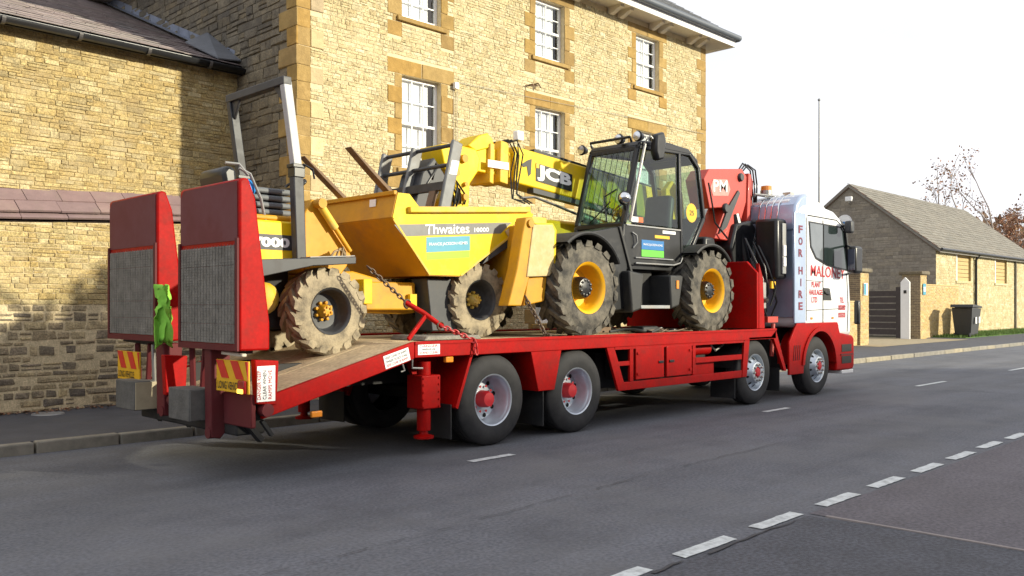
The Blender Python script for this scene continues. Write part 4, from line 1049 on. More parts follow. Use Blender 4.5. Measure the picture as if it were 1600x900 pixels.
# supports under each ramp: struts, rams, blocks
for (a, b) in ((7.16, 8.33), (8.84, 10.08)):
    c = (a+b)/2
    near = a < 8; py = 7.72 if near else 8.72; by = (7.90, 8.34) if near else (9.14, 9.62)
    MB().prism([(3.86, 1.22), (4.06, 1.22), (4.04, .44+(0 if near else .12)), (3.96, .36+(0 if near else .12)), (3.87, .38+(0 if near else .12))], py, py+(.13 if near else .18)).build('ramp_post', m_red_d, tr, bevel=.012)
    MB().bar((4.0, a+.1, 1.20), (4.0, b-.1, 1.24), .07, .06).build('ramp_hinge_bar', m_chassis, tr)
    MB().bar((3.95, by[0]+.1, 1.20), (3.98, by[0]+.22, .80), .05, .06).build('ramp_strut', m_red_d, tr, bevel=.008)
    MB().bar((3.95, by[1]-.06, 1.20), (3.98, by[1]-.02, .80), .05, .06).build('ramp_strut', m_red_d, tr, bevel=.008)
    MB().tube([(3.93, by[0]-.02, 1.2), (3.96, by[0]+.02, .8)], .022, 10).build('ramp_cylinder', m_steel, tr, smooth=40)
    MB().lathe([(3.86, .001), (3.86, .055), (3.99, .055), (3.99, .001)], 14, ax='x', c=(0, py+.06, .42 if near else .54)).build('pivot', m_red_d, tr, smooth=40)
    bk = MB().box(3.74, 3.98, by[0], by[1], .52, .82).build('ramp_foot', m_block, tr, bevel=.01)
    MB().box(3.75, 3.97, by[0]-.015, by[0]-.002, .53, .81).build('block_side', m_block_lit if a > 8 else m_block, bk)  # thin face plate; cream on the far block paints its sunlit side
    # marker boards
    xx = 3.90; y0b, y1b = (a-.06, a+.53) if a < 8 else (9.40, 9.98)
    zb = .82 if near else .80; zt = 1.11
    bd = MB().box(xx+.003, xx+.02, y0b, y1b, zb, zt).build('marker_board', m_yb, tr, bevel=.004)
    wdt = y1b-y0b; n = 2; s = wdt/(n+.2)
    for k in range(n+1):
        p = y1b-k*s
        def cl(v): return max(y0b+.003, min(y1b-.003, v))
        zs = zb+.125
        q = [(cl(p), zt-.004), (cl(p-s*.5), zt-.004), (cl(p-s*.5-.11), zs), (cl(p-.11), zs)]
        if abs(q[0][0]-q[1][0])+abs(q[2][0]-q[3][0]) < .02: continue
        MB().prism(q, xx-.003, xx+.0025, 'x').build('marker_stripe', m_ybr, bd)
    text('marker_print', 'LONG VEHICLE', (xx-.001, y1b-.04, zb+.025), (0, -1, 0), (0, 0, 1), wdt-.17, .07, m_letk, bd, bold=.01)
    if a < 8:
        lc = MB().box(xx-.03, xx+.002, y0b+.02, y0b+.14, zb+.0, zb+.12).build('rear_lamp', m_redl, tr, bevel=.01)
        MB().box(xx-.04, xx-.031, y0b+.03, y0b+.13, zb+.005, zb+.045).build('lit_lens', m_ambr_on, lc, bevel=.006)
        MB().bar((3.92, y0b+.1, 1.16), (3.92, y1b-.1, 1.17), .05, .03).build('number_lamp', m_soffit, tr, bevel=.01)
# rag of hi-vis cloth hung on the ramp side
# ---- headboard
MB().prism([(TY0+.03, 1.23), (TY1-.03, 1.23), (TY1-.03, 2.14), (TY1-.22, 2.33), (TY0+.22, 2.33), (TY0+.03, 2.14)], 13.0, 13.06, 'x').build('headboard', m_red, tr, bevel=.01)
for y in (TY0+.03, TY1-.09): MB().prism([(13.07, 1.23), (13.26, 1.23), (13.20, 2.06), (13.07, 2.30)], y, y+.06).build('headboard_stay', m_red, tr, bevel=.008)
# ---- cab
cabp = [(14.44, 1.22), (14.44, 3.16), (14.50, 3.30), (14.66, 3.38), (15.3, 3.42), (15.85, 3.36), (16.12, 3.24), (16.27, 3.06), (16.50, 2.22), (16.58, 1.60), (16.58, 1.02), (16.0, 1.02), (15.85, 1.22)]
CY0, CY1 = 7.22, 9.72
MB().prism(cabp, CY0, CY1).build('cab_shell', m_cabw, tr, bevel=.10, seg=4)
dome = MB(); 
dome.prism([(14.46, 3.30), (14.50, 3.46), (14.7, 3.56), (15.3, 3.58), (15.8, 3.50), (16.1, 3.32), (16.1, 3.28)], CY0+.22, CY1-.22); dome.build('roof_dome', m_cabw, tr, bevel=.12, seg=4)
# rear blue panel, corner fairing with FOR HIRE
MB().box(14.405, 14.437, CY0+.10, CY1-.10, 1.4, 3.2).build('rear_panel', m_cabb, tr, bevel=.01)
MB().prism([(14.38, 2.90), (14.38, 3.16), (14.44, 3.38), (14.60, 3.52), (14.86, 3.60), (14.86, 3.40)], CY0+.05, CY1-.05).build('rear_roof_cap', m_cabb, tr, bevel=.05, seg=3)
for i in range(4): MB().tube([(14.365, 7.6+i*.12, 2.92), (14.37, 7.6+i*.12, 3.17), (14.43, 7.6+i*.12, 3.40), (14.60, 7.6+i*.12, 3.53), (14.85, 7.6+i*.12, 3.61)], .012, 6).build('roof_rib', m_chrome, tr, smooth=50)
fa = MB().box(14.20, 14.62, CY0-.035, CY0-.002, 1.30, 3.22).build('side_fairing', m_cabb, tr, bevel=.014)
for i, chh in enumerate('FORHIRE'):
    zz = 2.86-.205*i-(.10 if i > 2 else 0)
    text('fairing_letter', chh, (14.34 if chh != 'I' else 14.41, CY0-.036, zz), (1, 0, 0), (0, 0, 1), .15 if chh != 'I' else .03, .135, m_letd, fa, bold=.03)
# door, windows
def glass_dark(nm='cab_glass'): return mat('dark_cab_glass', (.02, .03, .03), .05, var=0, coat=.5)
gd = glass_dark()
MB().prism([(14.78, 3.10), (16.10, 3.08), (16.22, 2.98), (16.40, 2.26), (16.0, 2.28), (15.5, 2.33), (15.05, 2.44), (14.84, 2.64)], CY0-.006, CY0-.001).build('window_rubber', m_black, tr)
MB().prism([(14.82, 3.07), (15.32, 3.065), (15.32, 2.42), (15.07, 2.47), (14.88, 2.66)], CY0-.012, CY0-.0065).build('side_window', mat('hazy_cab_glass', (.16, .18, .2), .08, var=.1, coat=.5), tr)
dw = MB().prism([(15.37, 3.065), (16.08, 3.05), (16.18, 2.96), (16.34, 2.29), (16.0, 2.315), (15.52, 2.355), (15.37, 2.40)], CY0-.012, CY0-.0065).build('door_window', gd, tr)
dl = MB(); dl.tube([(15.345, CY0-.003, 3.15), (15.345, CY0-.003, 1.28)], .009, 4); dl.tube([(14.75, CY0-.003, 3.2), (15.9, CY0-.003, 3.19), (16.2, CY0-.003, 3.08)], .009, 4); dl.tube([(14.7, CY0-.003, 2.05), (15.34, CY0-.003, 2.04)], .005, 4); dl.tube([(14.7, CY0-.003, 1.52), (16.1, CY0-.003, 1.55), (16.3, CY0-.003, 1.6)], .006, 4)
dl.tube([(14.70, CY0-.003, 3.16), (14.70, CY0-.003, 1.34)], .006, 4); dl.tube([(16.34, CY0-.003, 2.2), (16.40, CY0-.003, 1.6), (16.36, CY0-.003, 1.12)], .008, 4)
tag(dl.build('door_seam', m_letk, tr), kind='stuff')
MB().prism([(14.66, 1.215), (15.98, 1.215), (15.98, 1.25), (14.66, 1.25)], CY0-.006, CY0-.001).build('sill_strip', m_letk, tr)
MB().prism([(16.20, 3.13), (16.52, 3.02), (16.56, 3.08), (16.24, 3.22)], CY0+.06, CY1-.06).build('sun_visor', m_blackm, tr, bevel=.01)
for xx in (14.86, 15.7): MB().box(xx, xx+.07, CY0-.014, CY0-.002, 1.36, 1.40).build('side_marker', m_ambr, tr, bevel=.004)
MB().prism([(16.08, 3.10), (16.20, 3.0), (16.40, 2.24), (16.44, 2.24), (16.25, 3.02), (16.12, 3.12)], CY0-.05, CY0-.008).build('window_deflector', m_blackm, tr)
MB().prism([(15.36, 1.93), (15.62, 1.92), (15.70, 1.70), (15.36, 1.70)], CY0-.004, CY0+.02).build('handle_recess', m_letk, tr)
MB().bar((15.40, CY0-.02, 1.85), (15.58, CY0-.02, 1.82), .02, .05).build('door_handle', m_black, tr, bevel=.006)
text('door_lettering', 'MALONEY', (14.86, CY0, 2.13), (1, 0, -.018), (0, 0, 1), 1.40, .20, m_letr, tr, bold=.012, lift=.006, shear=.05)
for i, s in enumerate(('PLANT', 'HAULAGE', 'LTD')): text('door_lettering', s, (14.80+(.0 if i == 1 else .10), CY0, 1.93-.135*i), (1, 0, 0), (0, 0, 1), (.36, .52, .22)[i], .10, m_letr, tr, bold=.02, lift=.006)
for i, s in enumerate(('TEL', '00000', '000000')): text('door_lettering', s, (15.98+(.06 if i == 0 else 0), CY0, 1.66-.14*i), (1, 0, 0), (0, 0, 1), (.18, .3, .3)[i], .10, m_letr, tr, bold=.02, lift=.006)
# windscreen, grille, lamps at the front
MB().prism([(9.55, 2.25), (7.42, 2.25), (7.55, 3.05), (9.42, 3.05)], 0, .02, 'x')
ws = MB(); ws.add([(16.505, 7.40, 2.26), (16.505, 9.54, 2.26), (16.295, 9.48, 3.02), (16.295, 7.46, 3.02), (16.52, 7.40, 2.262), (16.52, 9.54, 2.262), (16.31, 9.48, 3.022), (16.31, 7.46, 3.022)], [(4,5,6,7),(0,1,5,4),(1,2,6,5),(2,3,7,6),(3,0,4,7)]); ws.build('windscreen', gd, tr)
for i in range(5): MB().box(16.575, 16.60, 7.6, 9.35, 1.25+i*.15, 1.35+i*.15).build('grille_slat', m_blackm, tr)
# wing, step panel, bumper in red
def wing(Y, s):
    pts = [(14.02, .42), (14.02, .98), (14.30, 1.30), (15.9, 1.30), (16.02, 1.04)]
    arc = [(15.17+.62*math.cos(t), .525+.62*math.sin(t)) for t in [R(a) for a in range(8, 173, 11)]]
    poly = pts+[(15.82, .60)]+arc+[(14.55, .42)]
    MB().prism(poly, *Y(-.01, .03)).build('front_wing', m_red, tr, bevel=.012)
    ya, yb = Y(-.035, .45)
    MB().lathe([(ya, .625), (ya, .70), (yb, .70), (yb, .625)], 26, c=(15.17, 0, .525), a0=R(4), a1=R(176), close=True).build('wheel_arch', m_red, tr, smooth=40)
    for k in range(4): MB().bar((14.16+.07*k, Y(-.016, -.011)[0], .66), (14.20+.07*k, Y(-.016, -.011)[0], .92), .006, .016, up=(1, 0, 0)).build('vent_slot', m_red_d, tr)
    MB().prism([(15.86, .40), (15.84, 1.02), (16.05, 1.10), (16.56, 1.04), (16.64, .98), (16.64, .46), (16.58, .40)], *Y(.0, .4)).build('bumper_end', m_red, tr, bevel=.03)
    for zz in (.52, .74): MB().box(16.08, 16.5, *Y(-.008, -.001), zz, zz+.14).build('bumper_step', m_chassis, tr, bevel=.006)
    MB().box(16.04, 16.56, *Y(-.012, -.0005), .675, .705).build('bumper_trim', m_red_d, tr)
    MB().box(16.10, 16.6, *Y(.0, .4), .33, .395).build('spoiler', m_white_p, tr, bevel=.01)
xsides(wing)
MB().box(16.10, 16.66, TY0+.42, TY1-.42, .40, 1.0).build('bumper', m_red, tr, bevel=.03)
MB().box(14.5, 16.0, 7.7, 9.3, .45, 1.20).build('engine', m_chassis, tr)
# mirrors
mr = MB(); mr.box(15.92, 16.24, 6.86, 7.02, 2.20, 2.70); mo = mr.build('door_mirror', m_black, tr, bevel=.05, seg=3)
MB().box(15.905, 15.918, 6.88, 7.0, 2.26, 2.64).build('mirror_glass', mat('dark_mirror', (.05, .06, .09), .08, var=0), mo)
am = MB(); am.tube([(16.3, CY0, 2.74), (16.12, 7.0, 2.68)], .022, 6); am.tube([(16.36, CY0, 2.2), (16.12, 7.0, 2.24)], .022, 6); am.build('mirror_arm', m_black, mo)
kb2 = MB().box(16.0, 16.16, 6.98, 7.12, 2.95, 3.18).build('kerb_mirror', m_grey_p, tr, bevel=.04, seg=3)
MB().tube([(16.15, CY0, 3.1), (16.1, 7.08, 3.1)], .018, 6).build('mirror_arm', m_black, kb2)
mf = MB().box(16.6, 16.72, 7.1, 7.2, 1.25, 1.7).build('grab_handle', m_black, tr, bevel=.03)
# things between cab and headboard
bx = MB().box(13.88, 14.24, CY0+.12, CY0+.55, 2.06, 3.10).build('air_intake', m_black, tr, bevel=.05)
MB().box(14.02, 14.17, CY0+.09, CY0+.118, 2.15, 3.02).build('intake_panel', m_grey_l, bx, bevel=.01)
for zz, hh, mm in ((2.46, .18, m_letw), (2.28, .15, m_letw)): MB().box(14.03, 14.12, CY0+.075, CY0+.088, zz, zz+hh).build('sticker', mm, bx)
MB().box(13.84, 13.98, CY0+.20, CY0+.235, 1.90, 2.02).build('yellow_plate', m_yb, tr)
mi = MB(); rnn = random.Random(5)
for _ in range(16):
    x = rnn.uniform(13.45, 14.1); y = rnn.uniform(7.4, 8.0); z = rnn.uniform(1.0, 2.2); a, b, c = rnn.uniform(.05, .13), rnn.uniform(.05, .15), rnn.uniform(.05, .2); mi.box(x, x+a, y, y+b, z, z+c)
mi.box(13.4, 14.35, 7.9, 9.6, 1.2, 2.0)
mi.build('pump_gear', m_black, tr, bevel=.012)
ho_ = MB()
for k in range(7):
    x0 = rnn.uniform(13.5, 14.0); z0 = rnn.uniform(1.1, 1.6); ho_.tube([(x0, 7.45+.04*k, z0), (x0+.1, 7.40+.03*k, z0+.3), (x0-.05, 7.5, z0+.75), (x0+.1, 7.8, z0+1.2)], .018, 6)
ho_.build('hydraulic_hose', m_black, tr, smooth=60)
sv_ = MB(); sv_.box(13.5, 13.66, 7.42, 7.6, 1.55, 2.0); sv_.lathe([(7.36, .05), (7.42, .05)], 10, c=(13.58, 0, 1.7)); sv_.build('valve_block', m_steel, tr, bevel=.015)
og = MB(); og.tube([(13.72, 7.36, .75), (13.78, 7.36, 1.3)], .035, 8); og.box(13.6, 13.95, 7.36, 7.55, 1.32, 1.42); og.build('orange_bracket', m_red_cr, tr)
# ---- crane
def cr(nm, mb, m=m_red_cr, bev=.015): return mb.build(nm, m, tr, bevel=bev)
cr('crane_base', MB().box(13.35, 13.95, 8.0, 9.3, 1.0, 1.9), m_red_d)
cr('crane_column', MB().prism([(13.5, 1.9), (13.95, 1.9), (13.9, 3.0), (13.55, 3.0)], 8.45, 8.95), m_black)
# upper head plate with emblem and the inner boom running down to the rear
cr('crane_boom', MB().prism([(12.72, 3.72), (12.88, 3.90), (13.95, 4.02), (14.12, 3.90), (14.10, 3.45), (13.72, 2.72), (13.05, 2.74), (13.42, 3.30), (12.90, 3.24)], 8.05, 8.42))
for (x, z, r) in ((13.88, 3.86, .075), (13.38, 3.28, .085)): MB().lathe([(8.0, .001), (8.0, r*.8), (8.02, r), (8.049, r)], 16, c=(x, 0, z)).build('boom_pin', m_grey_p, tr, smooth=40)
cr('crane_link', MB().prism([(13.45, 3.30), (13.78, 3.62), (13.84, 3.58), (13.40, 2.95), (13.15, 2.82)], 8.02, 8.048), m_grey_p, 0)
for i in range(4):
    cr('boom_extension', MB().prism([(14.13+i*.115, 3.96-.02*i), (14.22+i*.115, 3.94-.02*i), (14.16+i*.105, 2.95), (14.06+i*.10, 2.92)], 8.02+.05*i, 8.44-.02*i), (m_red_cr, m_red_d, m_red_cr, m_red_d)[i], .01)
MB().prism([(13.0, 3.46), (13.48, 3.50), (13.55, 3.62), (13.45, 3.78), (13.0, 3.74), (12.92, 3.6)], 8.043, 8.049).build('emblem_field', mat('pale_red_vinyl', (.62, .25, .22), .5), tr)
text('crane_lettering', 'PM', (13.0, 8.045, 3.53), (1, 0, .07), (0, 0, 1), .44, .20, m_letw, tr, bold=.012, lift=.008)
cr('crane_cylinder', MB().tube([(13.75, 8.1, 3.2), (13.95, 7.95, 2.2)], .10, 12), m_black, 0)
cr('crane_knuckle', MB().prism([(13.55, 2.1), (14.05, 2.2), (14.28, 3.0), (14.1, 3.12), (13.6, 3.02), (13.42, 2.6)], 7.95, 8.3), m_black, .04)
rh = MB(); rh.tube([(14.2, 8.0, 3.1), (14.45, 7.7, 3.08), (14.4, 7.55, 2.98)], .04, 8); rh.tube([(14.2, 7.9, 3.0), (14.3, 7.6, 3.02)], .05, 8); cr('crane_rod', rh, m_grey_p, 0)
hz = MB()
for k in range(3): cr('crane_hose', MB().tube([(14.0, 8.1+.05*k, 3.95), (14.2, 8.08+.05*k, 4.12+.02*k), (14.5, 8.1+.05*k, 4.06), (14.6, 8.12+.05*k, 3.8), (14.52, 8.1, 3.2)], .014, 6), m_black, 0)
hz.tube([(12.75, 7.98, 3.65), (12.85, 7.97, 3.3), (12.95, 7.98, 3.0), (13.3, 7.95, 2.75)], .016, 6)
cr('crane_hose', hz, m_black, 0)
bc = MB(); bc.lathe([(3.62, .001), (3.62, .11), (3.70, .11)], 14, ax='z', c=(14.72, 8.0, 0)); bc.box(14.45, 14.75, 7.97, 8.03, 3.58, 3.62); MB()
cr('beacon_bracket', bc, m_steel, 0)
cr('beacon', MB().lathe([(3.70, .10), (3.78, .095), (3.80, .001)], 14, ax='z', c=(14.72, 8.0, 0)), m_ambr, 0)
rr2 = MB(); rr2.tube([(14.3, 8.0, 3.6), (15.1, 7.75, 3.58), (15.6, 7.7, 3.6)], .02, 6); rr2.box(15.05, 15.2, 7.7, 7.85, 3.58, 3.68); rr2.box(15.5, 15.62, 7.7, 7.85, 3.56, 3.64); rr2.build('roof_rail', m_steel, tr)
# ------------------------------------------------------------------ agricultural-tread wheels
def ag_tyre(Rr, wd, rr, nl, lug=.04, slant=.32):
    """axis y, outer face at y=0 (towards -y), body towards +y"""
    mb = MB(); d = Rr-rr; R0 = Rr-lug
    prof = [(.06*wd, rr-.01), (.02*wd, rr+.02*d), (0, rr+.3*d), (.0, rr+.55*d), (.05*wd, rr+.78*d), (.14*wd, R0-.012), (.3*wd, R0-.002), (.5*wd, R0), (.7*wd, R0-.002), (.86*wd, R0-.012), (.95*wd, rr+.78*d), (wd, rr+.55*d), (wd, rr+.3*d), (.98*wd, rr+.02*d), (.94*wd, rr-.01)]
    mb.lathe(prof, 48)
    for k in range(nl):
        for side in (0, 1):
            th0 = 2*math.pi*(k+(.5 if side else 0))/nl; half = math.pi/nl*.38
            rows = []
            for t in (0, .35, .7, 1.0, 1.12):
                y = .5*wd-.5*wd*t*1.02 if not side else .5*wd+.5*wd*t*1.02
                th = th0 + slant*t**1.1
                ro = Rr if t < .95 else (Rr-.012 if t < 1.05 else Rr-.06)
                if t > 1.05: y = (-.004 if not side else wd+.004)
                ri = ro-lug-.02 if t < 1.05 else ro-.03
                hw = half*(1+.25*t)
                rows.append([(ro*math.cos(th-hw), y, ro*math.sin(th-hw)), (ro*math.cos(th+hw), y, ro*math.sin(th+hw)), (ri*math.cos(th+hw*1.25), y, ri*math.sin(th+hw*1.25)), (ri*math.cos(th-hw*1.25), y, ri*math.sin(th-hw*1.25))])
            vs = [p for r in rows for p in r]; fs = [(0, 1, 2, 3)]
            for i in range(len(rows)-1):
                for j in range(4): fs.append((4*i+j, 4*i+(j+1) % 4, 4*i+4+(j+1) % 4, 4*i+4+j))
            n = len(rows)-1; fs.append((4*n, 4*n+1, 4*n+2, 4*n+3)); mb.add(vs, fs)
    return mb
def ag_wheel(parent, x, y, z, side, tyre_me, parts, spin=0):
    rot = (0, spin, 0) if side < 0 else (0, spin, math.pi)
    t = link('wheel', tyre_me, None, parent, (x, y, z), rot)
    for nm, me in parts:
        o = bpy.data.objects.new(nm, me); COL.objects.link(o); o.parent = t; BASE[o.name] = Vector((x, y, z))
    return t
# ------------------------------------------------------------------ dumper
dm = thing('site_dumper', (6.5, 8.7, 1.1), 'small yellow front-tipping site dumper on the lorry tail, roll bar up', 'dumper')
DT = mesh_at0(ag_tyre(.47, .32, .25, 17, .034, .34), m_tyre_mud, 35)
drim = mesh_at0(MB().lathe([(.03, .245), (.0, .255), (.02, .235), (.04, .225), (.14, .215), (.17, .19), (.175, .12), (.175, .001)], 36), m_grey_p)
hbm = MB().lathe([(.175, .075), (.10, .07), (.07, .055), (.065, .001)], 18)
for k in range(8):
    a = 2*math.pi*k/8; hbm.lathe([(.175, .02), (.135, .018), (.13, .001)], 6, c=(.095*math.cos(a), 0, .095*math.sin(a)))
for k in range(6):
    a = 2*math.pi*k/6; hbm.lathe([(.08, .014), (.05, .012), (.048, .001)], 6, c=(.042*math.cos(a), 0, .042*math.sin(a)))
dhub_r = mesh_at0(hbm, m_org); hb2 = hbm.mesh((0, 0, 0), 40); hb2.materials.append(m_yel_d)
DY0, DY1 = 8.0, 9.45
for side, y in ((-1, DY0), (1, DY1)):
    ag_wheel(dm, 5.37, y, 1.545, side, DT, (('rim', drim), ('hub', dhub_r)), .3)
    ag_wheel(dm, 7.57, y, 1.675, side, DT, (('rim', drim), ('hub', hb2)), .1)
for x, z in ((5.37, 1.545), (7.57, 1.675)): MB().tube([(x, 8.3, z), (x, 9.2, z)], .10, 10).build('axle', m_chassis, dm, smooth=40)
# rear body
MB().box(4.46, 5.22, 8.30, 9.16, 2.03, 2.50).build('engine_cover', m_yel, dm, bevel=.025)
MB().box(4.42, 4.458, 8.36, 9.12, 1.62, 2.46).build('rear_panel', m_yel_d, dm, bevel=.01)
plate('sticker', (4.42, 9.06, 2.14), (0, -1, 0), (0, 0, 1), .34, .17, m_blue, dm, t=.003)
plate('sticker', (4.42, 9.06, 2.05), (0, -1, 0), (0, 0, 1), .34, .085, m_green, dm, t=.003)
text('sticker_print', 'FRANCIS JACKSON', (4.416, 9.04, 2.2), (0, -1, 0), (0, 0, 1), .30, .04, m_letw, dm)
text('fleet_number', 'FW', (4.42, 8.99, 1.92), (0, -1, 0), (0, 0, 1), .17, .10, m_letk, dm, bold=.02)
MB().box(4.405, 4.419, 8.5, 9.1, 1.80, 1.83).build('panel_slot', m_letk, dm)
MB().box(4.47, 5.19, 8.3-.004, 8.298, 2.19, 2.35).build('stripe', m_grey_p, dm)
text('model_number', '7000', (4.60, 8.296, 2.215), (1, 0, 0), (0, 0, 1), .44, .105, m_letw, dm, bold=.05, lift=.003)
st = MB()
for i in range(5): st.box(5.07+i*.022, 5.08+i*.022, 8.292, 8.2955, 2.20, 2.34)
st.build('stripe_bars', m_letw, dm)
# tray under the seat, seat, arm
MB().box(4.5, 5.25, 8.34, 9.1, 2.503, 2.56).build('seat_plinth', m_org, dm, bevel=.02)
se = MB()
for i in range(4): se.box(4.62, 5.14, 8.42, 8.95, 2.57+i*.075, 2.63+i*.075)
so2 = se.build('seat', m_seat, dm, bevel=.02)
MB().prism([(4.42, 2.60), (4.54, 2.60), (4.50, 3.02), (4.40, 3.05), (4.34, 2.98)], 8.42, 8.98).build('backrest', m_black, so2, bevel=.04)
MB().ball((4.62, 8.46, 2.83), .11, .08, .10).build('blue_cloth', m_cyan, dm, smooth=60)
ar = MB(); ar.tube([(4.50, 8.38, 3.02), (4.62, 8.37, 2.97), (4.74, 8.36, 2.72), (4.80, 8.36, 2.45)], .016, 6); ar.tube([(4.36, 8.4, 3.06), (4.5, 8.38, 3.06), (4.6, 8.37, 2.95)], .016, 6); ar.build('seat_arm', m_grey_l, dm, smooth=60)
# mudguard running board
MB().prism([(4.42, 2.06), (5.08, 2.10), (5.66, 2.135), (5.66, 2.06), (5.12, 2.02), (4.42, 1.87)], 7.96, 8.34).build('mudguard', m_grey_p, dm, bevel=.008)
MB().prism([(4.42, 2.06), (5.08, 2.10), (5.66, 2.135), (5.66, 2.06), (5.12, 2.02), (4.42, 1.87)], 9.12, 9.46).build('mudguard', m_grey_p, dm, bevel=.008)
MB().prism([(5.09, 2.105), (5.65, 2.14), (5.65, 2.15), (5.09, 2.115)], 7.97, 8.33).build('step_plate', m_grey_l, dm)
MB().ball((4.78, 8.36, 1.68), .16, .12, .17).build('fuel_tank', m_yel_d, dm, smooth=60)
MB().box(4.46, 5.1, 8.4, 9.05, 1.35, 2.02).build('engine', m_chassis, dm, bevel=.03)
# roll bar
for y in (8.20, 9.36):
    MB().bar((5.10, y, 2.08), (5.06, y, 3.08), .10, .12, up=(1, 0, 0)).build('roll_bar_lower', m_grey_p, dm, bevel=.012)
    MB().bar((5.06, y, 3.09), (4.93, y, 3.98), .085, .10, up=(1, 0, 0)).build('roll_bar_upper', m_grey_p if y > 9 else mat('sunlit_grey_paint', (.42, .43, .44), .5, var=.1, dirt=(.3, .29, .27), dirt_amt=.2), dm, bevel=.01)  # near upper post paler: sunlight painted into its colour
tb_ = MB(); tb_.bar((4.93, 8.155, 3.96), (4.93, 9.405, 3.96), .10, .085)
for y, s in ((8.245, 1), (9.315, -1)): tb_.add([(4.93-.015, y, 3.92), (4.93-.015, y+s*.17, 3.92), (4.955-.015, y, 3.72), (4.93+.015, y, 3.92), (4.93+.015, y+s*.17, 3.92), (4.955+.015, y, 3.72)], [(0, 1, 2), (3, 5, 4), (0, 3, 4, 1), (1, 4, 5, 2), (2, 5, 3, 0)])
tb_.build('roll_bar_top', m_grey_p, dm, bevel=.008)
for y in (8.20, 9.36): hg = MB(); hg.box(5.0, 5.13, y-.065, y+.065, 2.96, 3.06); hg.box(4.985, 5.135, y-.068, y+.068, 3.06, 3.10); hg.build('roll_bar_hinge', m_black, dm, bevel=.006)
lp = MB(); lp.tube([(5.1, 8.13, 3.1), (5.2, 8.1, 3.05), (5.22, 8.1, 2.95)], .012, 5); lp.build('hinge_pin', m_black, dm)
# steering column and wheel
sc_ = MB(); sc_.tube([(5.55, 8.75, 2.1), (5.40, 8.75, 2.95)], .035, 8); sc_.build('steering_column', m_black, dm)
sw = MB(); P = [(5.39+.06*math.cos(t), 8.75+.19*math.sin(t), 2.97+.18*math.cos(t)*.3) for t in [2*math.pi*i/20 for i in range(21)]]; sw.tube(P, .016, 6, cap=False); sw.build('steering_wheel', m_black, dm, smooth=60)
# front console, pivot frame and tipping rams
MB().prism([(5.30, 1.95), (5.30, 2.62), (5.40, 2.78), (5.52, 2.76), (5.92, 2.18), (5.86, 2.05), (5.75, 1.92)], 8.42, 9.0).build('console', m_org, dm, bevel=.015)
for y in (8.36, 9.06):
    rm = MB(); rm.tube([(5.46, y, 2.72), (5.66, y, 2.47)], .045, 12); ro_ = rm.build('tipping_ram', m_yel_d, dm, smooth=40)
    MB().tube([(5.66, y, 2.47), (5.86, y, 2.22)], .028, 10).build('ram_rod', m_org, ro_, smooth=40)
    pv_ = MB(); pv_.lathe([(y-.06, .001), (y-.06, .055), (y+.06, .055), (y+.06, .001)], 12, c=(5.46, 0, 2.73)); pv_.build('ram_pin', m_org, ro_, smooth=40)
hs_ = MB()
for k in range(3): MB().tube([(5.56+.07*k, 8.3, 2.14), (5.58+.06*k, 8.26, 2.20+.03*k), (5.68+.03*k, 8.28, 2.24-.03*k), (5.74+.02*k, 8.35, 2.12)], .014, 5).build('hydraulic_hose', mat('dusty_hose', (.3, .22, .13), .8, var=.2), dm, smooth=60)
MB().prism([(5.3, 1.95), (5.95, 2.0), (6.6, 1.86), (7.9, 1.9), (7.9, 1.62), (6.7, 1.50), (5.3, 1.55)], 8.42, 9.0).build('chassis', m_org, dm, bevel=.02)
MB().box(6.02, 6.75, 8.28, 8.41, 1.55, 1.88).build('valve_cover', m_org, dm, bevel=.02)
MB().box(5.86, 5.98, 8.1, 8.3, 1.62, 1.90).build('step_bracket', m_yel, dm, bevel=.01)
MB().box(6.62, 6.72, 8.22, 8.27, 1.60, 1.74).build('reflector_plate', m_yel, dm)
MB().prism([(6.78, 1.93), (7.22, 1.93), (7.26, 1.30), (6.86, 1.30)], 8.10, 8.4).build('battery_box', m_grey_p, dm, bevel=.01)
MB().box(7.225, 7.27, 8.06, 8.095, 1.55, 1.95).build('prop_bar', m_grey_l, dm)
bk_ = MB(); bk_.prism([(7.5, 2.1), (8.0, 2.38), (8.25, 2.3), (8.2, 1.75), (7.7, 1.7)], 8.3, 9.1); bk_.build('front_frame', m_org, dm, bevel=.02)
# skip
SY0, SY1 = 7.96, 9.42
side_p = [(6.15, 2.60), (6.225, 2.885), (6.39, 2.885), (6.545, 2.735), (8.30, 2.875), (8.47, 2.80), (8.30, 2.67), (7.17, 1.965), (6.69, 1.965)]
sk = thing('skip_tmp', (0, 0, 0), 'x', 'x'); bpy.data.objects.remove(sk)
inner = MB()
floor = [(6.225, 2.885), (6.15, 2.60), (6.69, 1.965), (7.17, 1.965), (8.30, 2.67), (8.47, 2.80)]
for (p, q) in zip(floor[:-1], floor[1:]):
    inner.add([(p[0], SY0, p[1]), (p[0], SY1, p[1]), (q[0], SY1, q[1]), (q[0], SY0, q[1])], [(0, 1, 2, 3)])
skip = inner.build('skip', m_org, dm); md = skip.modifiers.new('s', 'SOLIDIFY'); md.thickness = .02; md.offset = 0  # rear and floor deeper orange than the yellow sides: shade painted in
MB().prism(side_p, SY0-.012, SY0+.012).build('skip_side', m_yel, skip)
MB().prism(side_p, SY1-.012, SY1+.012).build('skip_side', m_yel, skip)
for y in (SY0, SY1):
    rim = MB(); s = -1 if y == SY0 else 1
    rim.bar((6.36, y+s*.03, 2.70), (8.36, y+s*.03, 2.855), .075, .07); rim.build('skip_rim', m_yel_d, skip, bevel=.01)
rm = MB(); rm.bar((6.20, SY0, 2.885), (6.20, SY1, 2.885), .05, .05); rm.build('skip_rear_rim', m_org, skip, bevel=.008)
